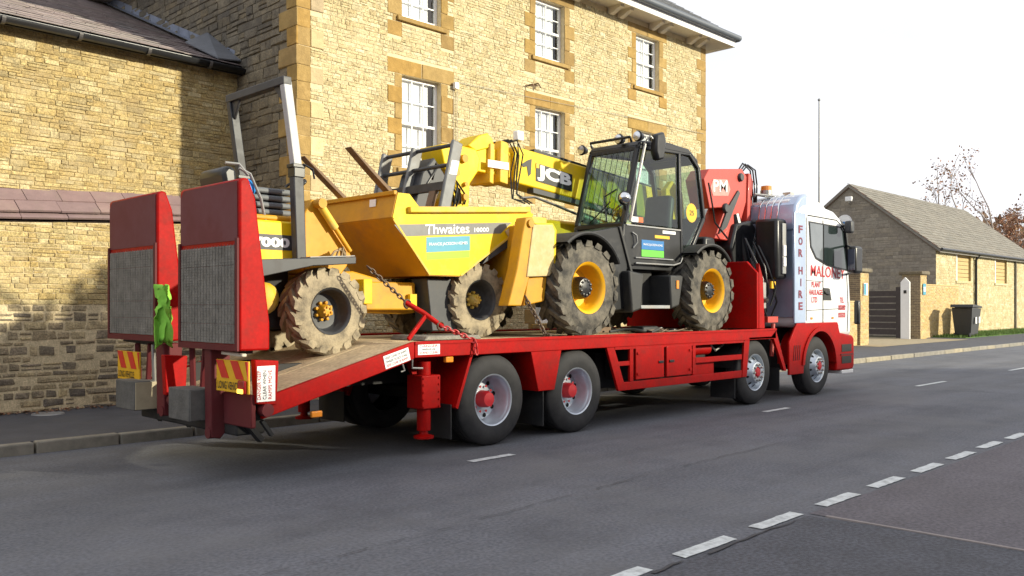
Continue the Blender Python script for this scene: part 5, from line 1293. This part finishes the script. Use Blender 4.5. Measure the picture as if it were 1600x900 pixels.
plate('white_plate', (6.205, 8.42, 2.75), (0, -1, -.0), (.06, 0, 1), .12, .085, m_letw, skip, t=.004, lift=.03)
ysd = SY0-.013
sl_ = (2.875-2.735)/(8.30-6.545)
def onside(x, z): return Vector((x, ysd, z+sl_*(x-6.2)))
def side_quad(nm, x0, x1, x2, x3, z0, z1, m, d=.001):
    # x0..x1 along the bottom, x3..x2 along the top
    mb = MB(); q = [onside(x0, z0), onside(x1, z0), onside(x2, z1), onside(x3, z1)]
    mb.add([p-Vector((0, d, 0)) for p in q], [(0, 1, 2, 3)]); return mb.build(nm, m, skip)
side_quad('skip_stripe', 6.30, 7.86, 8.06, 6.17, 2.385, 2.52, mat('silver_grey_vinyl', (.15, .15, .145), .45, var=.2))
text('skip_lettering', 'Thwaites', onside(6.62, 2.40), (1, 0, sl_), (0, 0, 1), .70, .115, m_letw, skip, bold=.012, lift=.004)
text('skip_lettering', '10000', onside(7.40, 2.41), (1, 0, sl_), (0, 0, 1), .25, .055, m_letw, skip, bold=.02, lift=.004)
side_quad('sticker', 6.64, 7.33, 7.33, 6.64, 2.19, 2.365, m_teal); side_quad('sticker', 6.64, 7.33, 7.33, 6.64, 2.10, 2.185, m_lime)
text('sticker_print', 'FRANCIS JACKSON HOMES', onside(6.68, 2.255), (1, 0, sl_), (0, 0, 1), .61, .045, m_letw, skip, bold=.01, lift=.004)
MB().prism([(7.93, 2.55), (8.28, 2.74), (8.22, 2.60), (8.05, 2.42)], SY0-.03, SY0-.016).build('worn_bare_patch', m_pad, skip)
MB().prism([(7.72, 2.31), (7.98, 2.47), (8.27, 2.60), (8.22, 2.46), (7.55, 2.12)], SY0-.008, SY0+.08).build('skip_underside', m_grey_p, skip)
MB().bar((6.16, SY0-.013, 2.58), (6.69, SY0-.013, 1.97), .012, .025).build('skip_edge', m_yel_d, skip); MB().bar((7.18, SY0-.013, 1.97), (8.0, SY0-.013, 2.47), .012, .025).build('skip_edge', m_yel_d, skip)

# ------------------------------------------------------------------ telehandler
th = thing('telehandler', (10.5, 8.55, 1.2), 'yellow and black telescopic handler with forks, boom lowered to the rear of the lorry', 'telehandler')
TT = mesh_at0(ag_tyre(.635, .42, .33, 18, .042, .36), m_tyre_ag, 35)
trim_ = mesh_at0(MB().lathe([(.03, .33), (.005, .34), (.0, .345), (.02, .32), (.04, .30), (.10, .285), (.20, .275), (.235, .25), (.24, .16), (.20, .135), (.20, .001)], 44), m_ywheel)
thb = MB().lathe([(.22, .155), (.10, .145), (.06, .125), (.05, .09), (.045, .001)], 24)
for k in range(10):
    a = 2*math.pi*k/10; thb.lathe([(.07, .02), (.04, .018), (.036, .001)], 6, c=(.10*math.cos(a), 0, .10*math.sin(a)))
thub = mesh_at0(thb, m_black)
HY0, HY1 = 7.42, 9.74
for side, y in ((-1, HY0), (1, HY1)):
    ag_wheel(th, 8.97, y, 1.838, side, TT, (('rim', trim_), ('hub', thub)), .2)
    ag_wheel(th, 11.98, y, 1.838, side, TT, (('rim', trim_), ('hub', thub)), .5)
for x in (8.97, 11.98): MB().tube([(x, 7.8, 1.838), (x, 9.4, 1.838)], .14, 12).build('axle', m_chassis, th, smooth=40)
MB().prism([(8.1, 2.4), (8.3, 2.65), (10, 2.62), (12.6, 2.85), (12.95, 2.7), (12.95, 2.0), (12.4, 1.75), (8.4, 1.72)], 8.40, 9.15).build('chassis', m_chassis, th, bevel=.02)
MB().prism([(9.9, 1.95), (9.9, 2.85), (10.2, 2.95), (11.9, 2.95), (12.1, 2.8), (12.1, 1.95)], 9.2, 9.72).build('engine_pod', m_yel, th, bevel=.06)
MB().prism([(12.35, 2.35), (12.35, 3.55), (12.55, 3.72), (12.85, 3.55), (12.95, 2.9), (12.9, 2.35)], 8.55, 8.66).build('boom_pivot_plate', m_yel, th, bevel=.02)
MB().prism([(12.35, 2.35), (12.35, 3.55), (12.55, 3.72), (12.85, 3.55), (12.95, 2.9), (12.9, 2.35)], 9.16, 9.26).build('boom_pivot_plate', m_yel, th, bevel=.02)
MB().prism([(12.55, 1.72), (12.95, 1.8), (13.0, 2.5), (12.9, 2.75), (12.6, 2.75)], 7.95, 9.3).build('counterweight', m_black, th, bevel=.05)
# fenders
def fender(x, z, r, a0, a1, y0, y1, nm='fender'):
    mb = MB(); mb.lathe([(y0, r-.012), (y0-.012, r+.008), (y0, r+.03), (y1, r+.03), (y1, r)], 18, c=(x, 0, z), a0=R(a0), a1=R(a1), close=True)
    a = R(a0); return mb.build(nm, m_blackm, th, smooth=35)
fender(8.97, 1.838, .71, 28, 128, 7.40, 7.98); fender(11.98, 1.838, .70, 42, 128, 7.42, 8.0)
fender(8.97, 1.838, .71, 28, 128, 9.18, 9.74); fender(11.98, 1.838, .70, 42, 128, 9.18, 9.72)
MB().prism([(9.60, 2.15), (9.60, 2.2), (9.40, 2.40), (9.0, 2.56), (9.9, 2.72), (10.12, 2.2), (10.05, 1.55), (9.72, 1.52)], 7.66, 7.98).build('wing_panel', m_black, th, bevel=.02)
# front stabilisers: leg, folded pad
for s, y in ((-1, 7.60), (1, 9.50)):
    lo_ = MB().prism([(7.94, 2.70), (8.06, 2.72), (8.12, 2.6), (8.02, 2.0), (7.86, 1.60), (7.62, 1.60), (7.78, 2.05), (7.88, 2.5)], y-.02, y+.16).build('stabiliser_leg', m_org, th, bevel=.015)
    MB().prism([(8.06, 2.62), (8.42, 2.64), (8.46, 2.56), (8.44, 2.05), (8.36, 1.98), (7.94, 1.96)], y-.035, y+.02).build('stabiliser_pad', m_pad, lo_, bevel=.01)
    MB().prism([(8.05, 2.64), (8.43, 2.66), (8.50, 2.58), (8.48, 2.05), (8.43, 2.05), (8.44, 2.55)], y-.03, y+.14).build('pad_edge', m_yel, lo_, bevel=.008)
    MB().prism([(8.0, 1.95), (8.35, 1.97), (8.3, 1.66), (7.92, 1.60)], y, y+.3).build('stabiliser_bracket', m_org, lo_, bevel=.015)
    MB().lathe([(y-.05, .001), (y-.05, .05), (y+.2, .05)], 12, c=(8.01, 0, 2.63)).build('pivot_pin', m_org, lo_, smooth=40)
MB().prism([(7.95, 1.75), (8.0, 2.62), (8.35, 2.66), (8.45, 1.9)], 7.8, 9.5).build('front_frame', m_org, th, bevel=.02)
MB().box(8.2, 8.9, 8.1, 8.5, 2.66, 2.80).build('front_deck', m_yel_d, th, bevel=.02)
# side: steps and tanks between the wheels
MB().prism([(9.98, 2.10), (10.32, 2.06), (10.26, 1.55), (10.04, 1.50)], 7.52, 8.0).build('step_box', m_blackm, th, bevel=.03)
MB().prism([(10.98, 2.06), (11.33, 2.06), (11.22, 1.60), (11.0, 1.55)], 7.52, 8.0).build('step_box', m_blackm, th, bevel=.03)
MB().box(10.28, 11.0, 7.54, 7.85, 1.56, 1.61).build('step_tread', m_grey_l, th, bevel=.008)
MB().box(10.25, 11.05, 7.9, 8.4, 1.55, 2.15).build('fuel_tank', m_chassis, th, bevel=.03)
MB().box(11.12, 11.18, 7.505, 7.515, 1.86, 1.98).build('reflector', m_ambr, th)
# cab
KY0, KY1 = 7.70, 8.64
cab = MB()
def post(p, q, w=.075, h=.075): cab.bar(p, q, w, h, up=(0, 1, 0))
fb, ft, bt, mbp, rt = (10.10, 2.78), (10.48, 3.93), (11.90, 3.98), (12.22, 2.95), (12.10, 3.72)
for y in (KY0+.04, KY1-.04):
    post((10.08, y, 2.2), (10.12, y, 2.78)); post((10.12, y, 2.78), (10.46, y, 3.90)); post((10.44, y, 3.92), (11.80, y, 3.98)); post((11.78, y, 3.98), (12.04, y, 3.78)); post((12.04, y, 3.80), (12.20, y, 2.98)); post((12.20, y, 3.0), (11.70, y, 2.28))
    post((11.56, y, 2.3), (11.50, y, 3.96), .07, .08)
for a, b in (((10.12, 2.76), 0), ((10.46, 3.90), 0), ((11.85, 3.96), 0), ((12.20, 2.98), 0)): cab.bar((a[0], KY0+.04, a[1]), (a[0], KY1-.04, a[1]), .08, .08)
cab.build('cab_frame', m_black, th, bevel=.018)
MB().prism([(10.42, 3.93), (10.5, 4.02), (11.2, 4.08), (11.75, 4.05), (12.02, 3.90), (12.0, 3.82), (11.8, 3.95), (10.5, 3.94)], KY0+.0, KY1).build('cab_roof', m_black, th, bevel=.03)
MB().prism([(10.06, 2.18), (10.10, 2.76), (11.52, 2.76), (11.56, 2.24)], KY0+.012, KY0+.045).build('door', m_black, th, bevel=.01)
MB().box(10.08, 12.0, KY0+.06, KY1, 2.14, 2.2).build('cab_floor', m_black, th); MB().prism([(10.06, 2.2), (10.10, 2.74), (10.2, 2.74), (10.2, 2.2)], KY0+.05, KY1-.02).build('cab_front_panel', m_black, th)
MB().prism([(11.75, 2.2), (12.2, 2.9), (12.15, 3.0), (11.7, 2.5)], KY0+.05, KY1-.02).build('cab_rear_panel', m_black, th)
def pane(nm, pts, parent=th): return MB().add(pts, [tuple(range(len(pts)))]).build(nm, m_gtele, parent)
pane('windscreen', [(10.10, KY1-.07, 2.80), (10.10, KY0+.07, 2.80), (10.43, KY0+.07, 3.88), (10.43, KY1-.07, 3.88)])
pane('door_glass', [(10.18, KY0+.03, 2.80), (11.50, KY0+.03, 2.80), (11.48, KY0+.03, 3.92), (10.52, KY0+.03, 3.88)])
pane('rear_quarter_glass', [(11.60, KY0+.03, 2.34), (11.72, KY0+.03, 2.34), (12.16, KY0+.03, 2.98), (12.02, KY0+.03, 3.74), (11.78, KY0+.03, 3.92), (11.56, KY0+.03, 3.93)])
pane('right_glass', [(10.18, KY1-.03, 2.80), (12.1, KY1-.03, 2.98), (12.0, KY1-.03, 3.74), (11.78, KY1-.03, 3.92), (10.52, KY1-.03, 3.88)])
pane('rear_glass', [(12.18, KY0+.07, 3.0), (12.18, KY1-.07, 3.0), (12.04, KY1-.07, 3.74), (12.04, KY0+.07, 3.74)])
# guard bars in front of the screen
gb = MB()
for i in range(8):
    y = KY0+.10+(KY1-KY0-.2)*i/7; gb.tube([(10.05, y, 2.80), (10.39, y, 3.90)], .005, 5)
gb.build('screen_guard', m_black, th)
wpz = MB(); wpz.tube([(10.07, 8.0, 2.82), (10.2, 8.15, 3.2), (10.24, 7.95, 3.3)], .012, 5); wpz.tube([(10.06, 8.3, 2.82), (10.16, 8.0, 3.12)], .01, 5); wpz.build('wiper', m_black, th)
# interior
sx = MB(); sx.box(11.1, 11.6, 7.92, 8.42, 2.5, 2.65); sto = sx.build('seat', m_seat, th, bevel=.05)
MB().prism([(11.46, 2.62), (11.62, 2.62), (11.72, 3.30), (11.58, 3.36)], 7.92, 8.42).build('seat_back', m_grey_p, sto, bevel=.06)
MB().box(11.2, 11.5, 7.95, 8.4, 2.2, 2.5).build('seat_base', m_black, sto)
cs = MB(); cs.prism([(10.2, 2.2), (10.2, 2.75), (10.42, 2.85), (10.5, 2.2)], 7.95, 8.4); cs.tube([(10.4, 8.17, 2.7), (10.66, 8.17, 3.0)], .03, 8); cs.build('dashboard', m_black, th)
P = [(10.68+.08*math.cos(t), 8.17+.18*math.sin(t), 3.02+.14*math.cos(t)) for t in [2*math.pi*i/20 for i in range(21)]]; MB().tube(P, .015, 6, cap=False).build('steering_wheel', m_black, th, smooth=60)
# door furniture
df = MB(); df.box(10.15, 11.52, KY0-.004, KY0+.012, 2.755, 2.775); df.tube([(10.35, KY0-.01, 2.22), (11.30, KY0-.02, 2.22), (11.48, KY0-.02, 2.26), (11.56, KY0, 2.34)], .012, 6); df.tube([(10.35, KY0-.01, 2.30), (11.28, KY0-.02, 2.30)], .010, 6); df.build('door_trim', m_grey_l, th)
dh = MB(); dh.tube([(10.28, KY0, 2.66), (10.34, KY0-.03, 2.62), (10.36, KY0-.03, 2.52), (10.30, KY0, 2.44)], .014, 6); dh.build('door_handle', m_grey_l, th, smooth=60)
plate('sticker', (10.52, KY0+.012, 2.43), (1, 0, 0), (0, 0, 1), .56, .14, m_blue, th, t=.003); plate('sticker', (10.52, KY0+.012, 2.325), (1, 0, 0), (0, 0, 1), .56, .10, m_green, th, t=.003)
text('sticker_print', 'FRANCIS JACKSON HOMES', (10.56, KY0+.008, 2.48), (1, 0, 0), (0, 0, 1), .48, .04, m_letw, th, lift=.004)
plate('sticker', (10.30, KY0+.028, 2.82), (1, 0, 0), (0, 0, 1), .16, .075, m_letw, th, t=.003); plate('sticker', (10.46, KY0+.028, 2.82), (1, 0, 0), (0, 0, 1), .12, .075, mat('orange_sticker', (.6, .12, .02), .5), th, t=.003)
plate('sticker', (11.05, KY0+.012, 2.69), (1, 0, 0), (0, 0, 1), .34, .045, m_letw, th, t=.003); plate('sticker', (10.85, KY0+.012, 2.61), (1, 0, 0), (0, 0, 1), .38, .045, m_yb, th, t=.003)
MB().lathe([(KY0+.027, .001), (KY0+.027, .15)], 16, c=(11.86, 0, 3.06)).build('warning_disc', m_yb, th); text('disc_print', '25', (11.80, KY0+.026, 3.02), (1, 0, 0), (0, 0, 1), .12, .08, m_letk, th)
MB().bar((9.92, 7.66, 2.72), (10.20, 7.66, 2.06), .05, .05, up=(0, 1, 0)).build('mirror_stay', m_blackm, th, bevel=.008)
ml = MB(); ml.tube([(9.98, 7.66, 2.70), (10.02, 7.62, 2.95), (9.92, 7.56, 3.08)], .018, 6); mlo = ml.build('mirror_arm', m_black, th)
MB().ball((9.86, 7.52, 3.10), .115, .08, .10).build('mirror_head', m_black, mlo, smooth=60); MB().ball((9.835, 7.49, 3.10), .105, .072, .085).build('mirror_face', m_chrome, mlo, smooth=60)
MB().bar((10.50, 7.63, 3.96), (10.14, 7.63, 2.80), .035, .035, up=(0, 1, 0)).build('grab_rail', m_steel, th, bevel=.008)
# roof lamps and beacon
lb = MB(); lb.tube([(10.40, KY0+.1, 3.99), (10.36, KY0+.1, 4.06), (10.36, KY1-.1, 4.06), (10.40, KY1-.1, 3.99)], .022, 6); lb.build('lamp_bar', m_black, th)
for (x, y, z) in ((10.34, 8.72, 3.98), (10.36, 8.02, 4.06), (10.36, 7.68, 4.06)):
    l = MB(); l.lathe([(x, .001), (x+.005, .06), (x+.03, .08), (x+.12, .05), (x+.13, .001)], 16, ax='x', c=(0, y, z)); lo2 = l.build('work_lamp', m_black, th, smooth=50)
    MB().lathe([(x-.004, .001), (x-.002, .065)], 16, ax='x', c=(0, y, z)).build('lamp_lens', m_chrome, lo2)
MB().prism([(10.62, 4.10), (10.80, 4.16), (10.86, 4.02), (10.80, 3.76), (10.66, 3.72), (10.60, 3.85)], 7.50, 7.62).build('roof_mirror', m_black, th, bevel=.03)
MB().tube([(10.5, 7.66, 3.96), (10.56, 7.58, 4.08), (10.65, 7.56, 4.0)], .014, 6).build('roof_mirror_arm', m_steel, th)
MB().lathe([(4.05, .07), (4.09, .07), (4.17, .06), (4.19, .001)], 14, ax='z', c=(11.55, 8.3, 0)).build('beacon', m_ambr, th, smooth=50)
# boom: outer section, inner section, head, carriage, forks
BY0, BY1 = 8.74, 9.14
MB().prism([(8.98, 3.86), (8.92, 3.86), (8.90, 3.36), (8.98, 3.34), (10.4, 3.215), (12.75, 3.0), (12.85, 3.36), (12.6, 3.56), (10.4, 3.75)], BY0, BY1).build('boom', m_yel, th, bevel=.02)
MB().prism([(9.35, 3.835), (9.35, 3.875), (12.5, 3.60), (12.5, 3.56)], BY0+.02, BY1-.02).build('hose_tray', m_black, th)
MB().prism([(9.3, 3.305), (9.3, 3.235), (12.5, 2.945), (12.5, 3.015)], BY0-.01, BY0+.12).build('boom_rail', m_grey_p, th)
MB().prism([(8.10, 3.80), (8.10, 3.44), (9.2, 3.40), (9.2, 3.76)], BY0+.05, BY1-.05).build('inner_boom', m_yel, th, bevel=.015)
cl = MB(); cl.prism([(8.62, 3.90), (8.60, 3.32), (8.76, 3.30), (8.78, 3.88)], BY0-.03, BY1+.03); cl.prism([(8.44, 3.84), (8.42, 3.30), (8.50, 3.28), (8.52, 3.84)], BY0-.01, BY1+.01); cl.build('boom_collar', m_yel_d, th, bevel=.012)
MB().prism([(8.05, 3.76), (8.25, 3.92), (8.42, 3.98), (8.52, 3.90), (8.52, 3.80), (8.2, 3.70)], BY0+.02, BY1-.02).build('head_bracket', m_yel, th, bevel=.015)
MB().box(8.36, 8.76, BY0-.045, BY0-.031, 3.50, 3.60).build('white_tag', m_letw, th)
hd_ = MB().prism([(7.52, 3.70), (7.72, 3.74), (8.16, 3.72), (8.24, 3.60), (8.20, 3.42), (8.05, 3.24), (8.02, 2.86), (7.80, 2.80), (7.72, 3.02), (7.80, 3.22), (7.60, 3.40)], BY0-.02, BY1+.02).build('boom_head', m_yel, th, bevel=.02)
for (x, z, r) in ((7.92, 3.56, .055), (7.78, 3.36, .05), (7.93, 3.05, .045), (7.94, 3.22, .03)):
    MB().lathe([(BY0-.07, .001), (BY0-.07, r), (BY0-.021, r), (BY0-.021, r*.5)], 14, c=(x, 0, z)).build('head_pin', m_org, hd_, smooth=40)
rnh = random.Random(12)
for k in range(4):
    x0 = 7.60+.06*k; j = [rnh.uniform(-.06, .06) for _ in range(8)]; MB().tube([(x0+j[0], BY0-.05, 2.82), (x0-.05+j[1], BY0-.09, 3.0+j[2]), (x0+.02+j[3], BY0-.08, 3.18+j[4]), (x0+.12+j[5], BY0-.05, 3.10+j[6]), (x0+.14, BY0-.04, 2.95)], .014, 5).build('hydraulic_hose', m_black, th, smooth=60)
for k in range(4):
    x0 = 8.86+.05*k; j = [rnh.uniform(-.05, .05) for _ in range(8)]; MB().tube([(x0-.25, BY0+.1, 3.88), (x0-.08+j[0], BY0-.05, 3.93+j[1]*.5), (x0+j[2], BY0-.05, 3.75), (x0-.02+j[3], BY0-.03, 3.45), (x0-.06+j[4], BY0-.05, 3.15+j[5]), (x0+.25, BY0-.02, 3.08+j[6]*.5)], .011, 5).build('hydraulic_hose', m_black, th, smooth=60)
sq = MB(); sq.tube([(9.0, BY0-.03, 3.13), (9.3, BY0-.03, 3.17), (9.8, BY0-.03, 3.08), (10.3, BY0-.03, 2.98)], .02, 6); sq.build('steel_pipe', m_steel, th, smooth=60)
swl = MB(); swl.lathe([(-.005, .001), (-.005, .05)], 8, c=(9.2, BY0-.04, 3.9), ax='x'); lx = MB(); lx.box(8.92, 9.06, BY0-.06, BY0+.04, 3.94, 4.08); lxo = lx.build('boom_lamp', m_letw, th, bevel=.02)
text('boom_lettering', 'JCB', (9.38, BY0, 3.425), (1, 0, -.10), (.0, 0, 1), .76, .235, m_letw, th, bold=.05, lift=.012)
MB().prism([(9.36, 3.672), (9.36, 3.412), (10.16, 3.33), (10.16, 3.588)], BY0-.008, BY0-.001).build('emblem_field', m_letk, th)
MB().prism([(9.06, 3.62), (9.18, 3.69), (9.27, 3.72), (9.25, 3.50), (9.20, 3.46), (9.17, 3.60), (9.09, 3.58)], BY0-.006, BY0-.001).build('emblem_claw', m_letk, th)
MB().box(9.355, 9.42, BY0-.012, BY0-.009, 3.60, 3.665).build('emblem_dot', m_yb, th)
lr = MB(); lr.tube([(12.3, 8.95, 2.7), (10.6, 8.95, 3.0)], .08, 12); lr.build('lift_ram', m_steel, th, smooth=40)
# carriage leaning back
cA, cB = Vector((6.98, 0, 2.52)), Vector((7.26, 0, 3.62))     # lower and upper line of the backrest, in x z
def cp(t, y): p = cA+(cB-cA)*t; return (p.x, y, p.z)
CYA, CYB = 8.10, 9.50
car = MB()
for y, w_ in ((CYA, .05), ((CYA+CYB)/2+.08, .05), (CYB, .05)):
    car.bar(cp(0, y), cp(1.0, y), .05, .17, up=(1, 0, 0))
caro = car.build('fork_carriage', m_carr, th, bevel=.02)
b1 = MB()
for t, r in ((.97, .026), (.74, .026)): b1.tube([cp(t, CYA+.02), cp(t, CYB-.02)], r, 8)
b1.bar(cp(.50, CYA+.03), cp(.50, CYB-.03), .09, .10); b1.bar(cp(.06, CYA+.03), cp(.06, CYB-.03), .10, .12)
b1.build('carriage_bar', m_grey_p, caro, smooth=30)
MB().prism([(7.0, 2.55), (7.25, 2.55), (7.62, 3.30), (7.42, 3.52), (7.22, 3.3)], 8.72, 9.16).build('carriage_mount', m_grey_p, caro, bevel=.02)
MB().ball(cp(.52, CYB-.10), .06, .18, .11).build('carriage_plate', m_grey_l, caro, smooth=60)
cc = MB(); cc.tube([cp(.52, 8.55), (7.3, 8.5, 3.38), (7.35, 8.6, 3.42), (7.4, 8.75, 3.2)], .016, 6); cc.tube([cp(.5, 8.9), (7.3, 8.85, 3.36), (7.5, 8.8, 3.2)], .016, 6); cc.build('carriage_hose', m_black, caro, smooth=60)
MB().box(7.14, 7.18, 9.05, 9.25, 2.98, 3.06).build('yellow_tag', m_yb, caro)
plate('sticker', Vector(cp(.62, CYA-.026))+Vector((-.05, 0, 0)), (1, 0, 0), (.25, 0, 1), .12, .18, m_letw, caro, t=.003)
for y, tip in ((8.36, Vector((5.83, 0, 3.40))), (9.27, Vector((5.80, 0, 3.40)))):
    root = Vector((6.93, 0, 2.53)); fk = MB(); d = (tip-root).normalized(); n = Vector((d.z, 0, -d.x))*-1
    q = []
    for (p, hgt) in ((root, .055), (root+(tip-root)*.75, .04), (tip, .012)):
        q.append((p, hgt))
    w2 = .06
    vs = []
    for p, hgt in q:
        for sy, sn in ((-w2, -hgt/2), (w2, -hgt/2), (w2, hgt/2), (-w2, hgt/2)): vs.append(Vector((p.x, y+sy, p.z))+n*sn)
    fk.add(vs, [(0, 1, 2, 3), (8, 9, 10, 11)]+[(4*i+j, 4*i+(j+1) % 4, 4*i+4+(j+1) % 4, 4*i+4+j) for i in (0, 1) for j in range(4)])
    fko = fk.build('fork', m_fork, th, bevel=.006)
    MB().bar((6.93, y, 2.50), cp(.52, y), .12, .05, up=(1, 0, 0)).build('fork_shank', m_fork, fko, bevel=.006)

# ------------------------------------------------------------------ loose things on and about the lorry
def chain(name, pts, label, m, link_r=.028, wire=.008):
    t = MB(); P = [Vector(p) for p in pts]; i = 0
    for a, b in zip(P[:-1], P[1:]):
        n = max(1, int((b-a).length/(link_r*1.7))); d = (b-a).normalized(); u = d.cross(Vector((0, 1, .3))).normalized(); v = d.cross(u)
        for k in range(n):
            c = a+(b-a)*(k+.5)/n; s = u if i % 2 else v; i += 1
            t.tube([c+d*math.cos(q)*link_r*1.3+s*math.sin(q)*link_r*.75 for q in [2*math.pi*j/10 for j in range(11)]], wire, 5, cap=False)
    o = t.build(name, m, smooth=60); return tag(o, label, 'chain')
chain('lashing_chain', [(5.62, 7.7, 2.02), (6.05, 7.55, 1.62)], 'dark lashing chain from the dumper body down to the red tensioner', m_chain)
chain('lashing_chain', [(6.36, 7.36, 1.38), (6.66, 7.22, 1.24), (6.69, 7.165, 1.20), (6.70, 7.15, 1.06)], 'short chain with hook hanging over the red deck rail', m_chainr, .03, .01)
tn = thing('chain_tensioner', (6.2, 7.45, 1.2), 'red lever chain tensioner above the deck rail near the warning notices', 'tensioner')
MB().tube([(6.02, 7.56, 1.64), (6.20, 7.46, 1.52), (6.38, 7.36, 1.37)], .028, 8).build('barrel', m_red, tn, smooth=50)
MB().bar((6.22, 7.45, 1.50), (5.93, 7.40, 1.24), .03, .045).build('lever', m_red, tn, bevel=.006)
hk_ = MB()
for p in ((6.04, 7.55, 1.62), (6.36, 7.37, 1.38)):
    p = Vector(p); hk_.tube([p+Vector((math.cos(q)*.045, 0, math.sin(q)*.045)) for q in [2*math.pi*j/12 for j in range(10)]], .012, 6)
hk_.build('hook', m_chain, tn, smooth=60)
chain('lashing_chain', [(7.95, 7.62, 1.72), (8.05, 7.50, 1.45), (8.12, 7.42, 1.24), (8.17, 7.30, 1.22)], 'rusty chain tied down between dumper and telehandler front wheels', m_chain, .034, .011)
mt = MB(); mt.prism([(6.45, 1.204), (7.35, 1.204), (7.3, 1.25), (6.5, 1.255)], 7.75, 8.4); tag(mt.build('rubber_mat', m_mesh, bevel=.012), 'grey rubber mat on the deck beside the dumper front wheel', 'mat')
cbx = thing('cable_heap', (10.4, 7.75, 1.2), 'tangle of dark cables and straps on the deck between telehandler wheels', 'cables')
rn = random.Random(8)
for k in range(6):
    c0 = Vector((rn.uniform(9.8, 11.2), rn.uniform(7.55, 8.1), 1.23)); pts = [c0]
    for i in range(7): pts.append(pts[-1]+Vector((rn.uniform(-.05, .28), rn.uniform(-.12, .1), 0))); pts[-1].z = 1.215+rn.uniform(0, .06)
    MB().tube(pts, rn.choice((.012, .018, .022)), 6).build('cable', rn.choice((m_black, m_blackm, m_chain)), cbx, smooth=60)
MB().box(10.55, 10.95, 7.7, 7.95, 1.205, 1.30).build('strap_roll', m_blackm, cbx, bevel=.03)
tm = MB().box(9.5, 10.3, 8.1, 8.22, 1.204, 1.29); tag(tm.build('timber_bearer', m_fork, bevel=.008), 'short timber bearer lying on the deck under the telehandler', 'timber')
# lime cloth hung on the inner edge of the far ramp
cl = MB(); rn = random.Random(3); nu, nv = 9, 16
vs = []
for j in range(nv+1):
    t = j/nv; z = 1.80-.50*t; wd = .05+.055*math.sin(t*2.4)+.03*rn.random()
    if .28 < t < .40: wd *= .5
    for i in range(nu+1):
        s = i/nu*2-1; vs.append((3.86+s*wd*.55+.035*math.sin(s*7+t*6), 8.80-.05-.05*math.cos(s*10+t*4)-.05*(1-s*s)+s*wd*-.3-.02*t, z+.02*math.sin(s*5+t*4)-(.09*abs(s)+.05*rn.random() if j >= nv-1 else 0)))
cl.add(vs, [(j*(nu+1)+i, j*(nu+1)+i+1, (j+1)*(nu+1)+i+1, (j+1)*(nu+1)+i) for j in range(nv) for i in range(nu)])
co = cl.build('hi_vis_cloth', m_hiv, smooth=70); md = co.modifiers.new('s', 'SOLIDIFY'); md.thickness = .01
tag(co, 'lime green cloth knotted on the side of the far ramp', 'cloth')
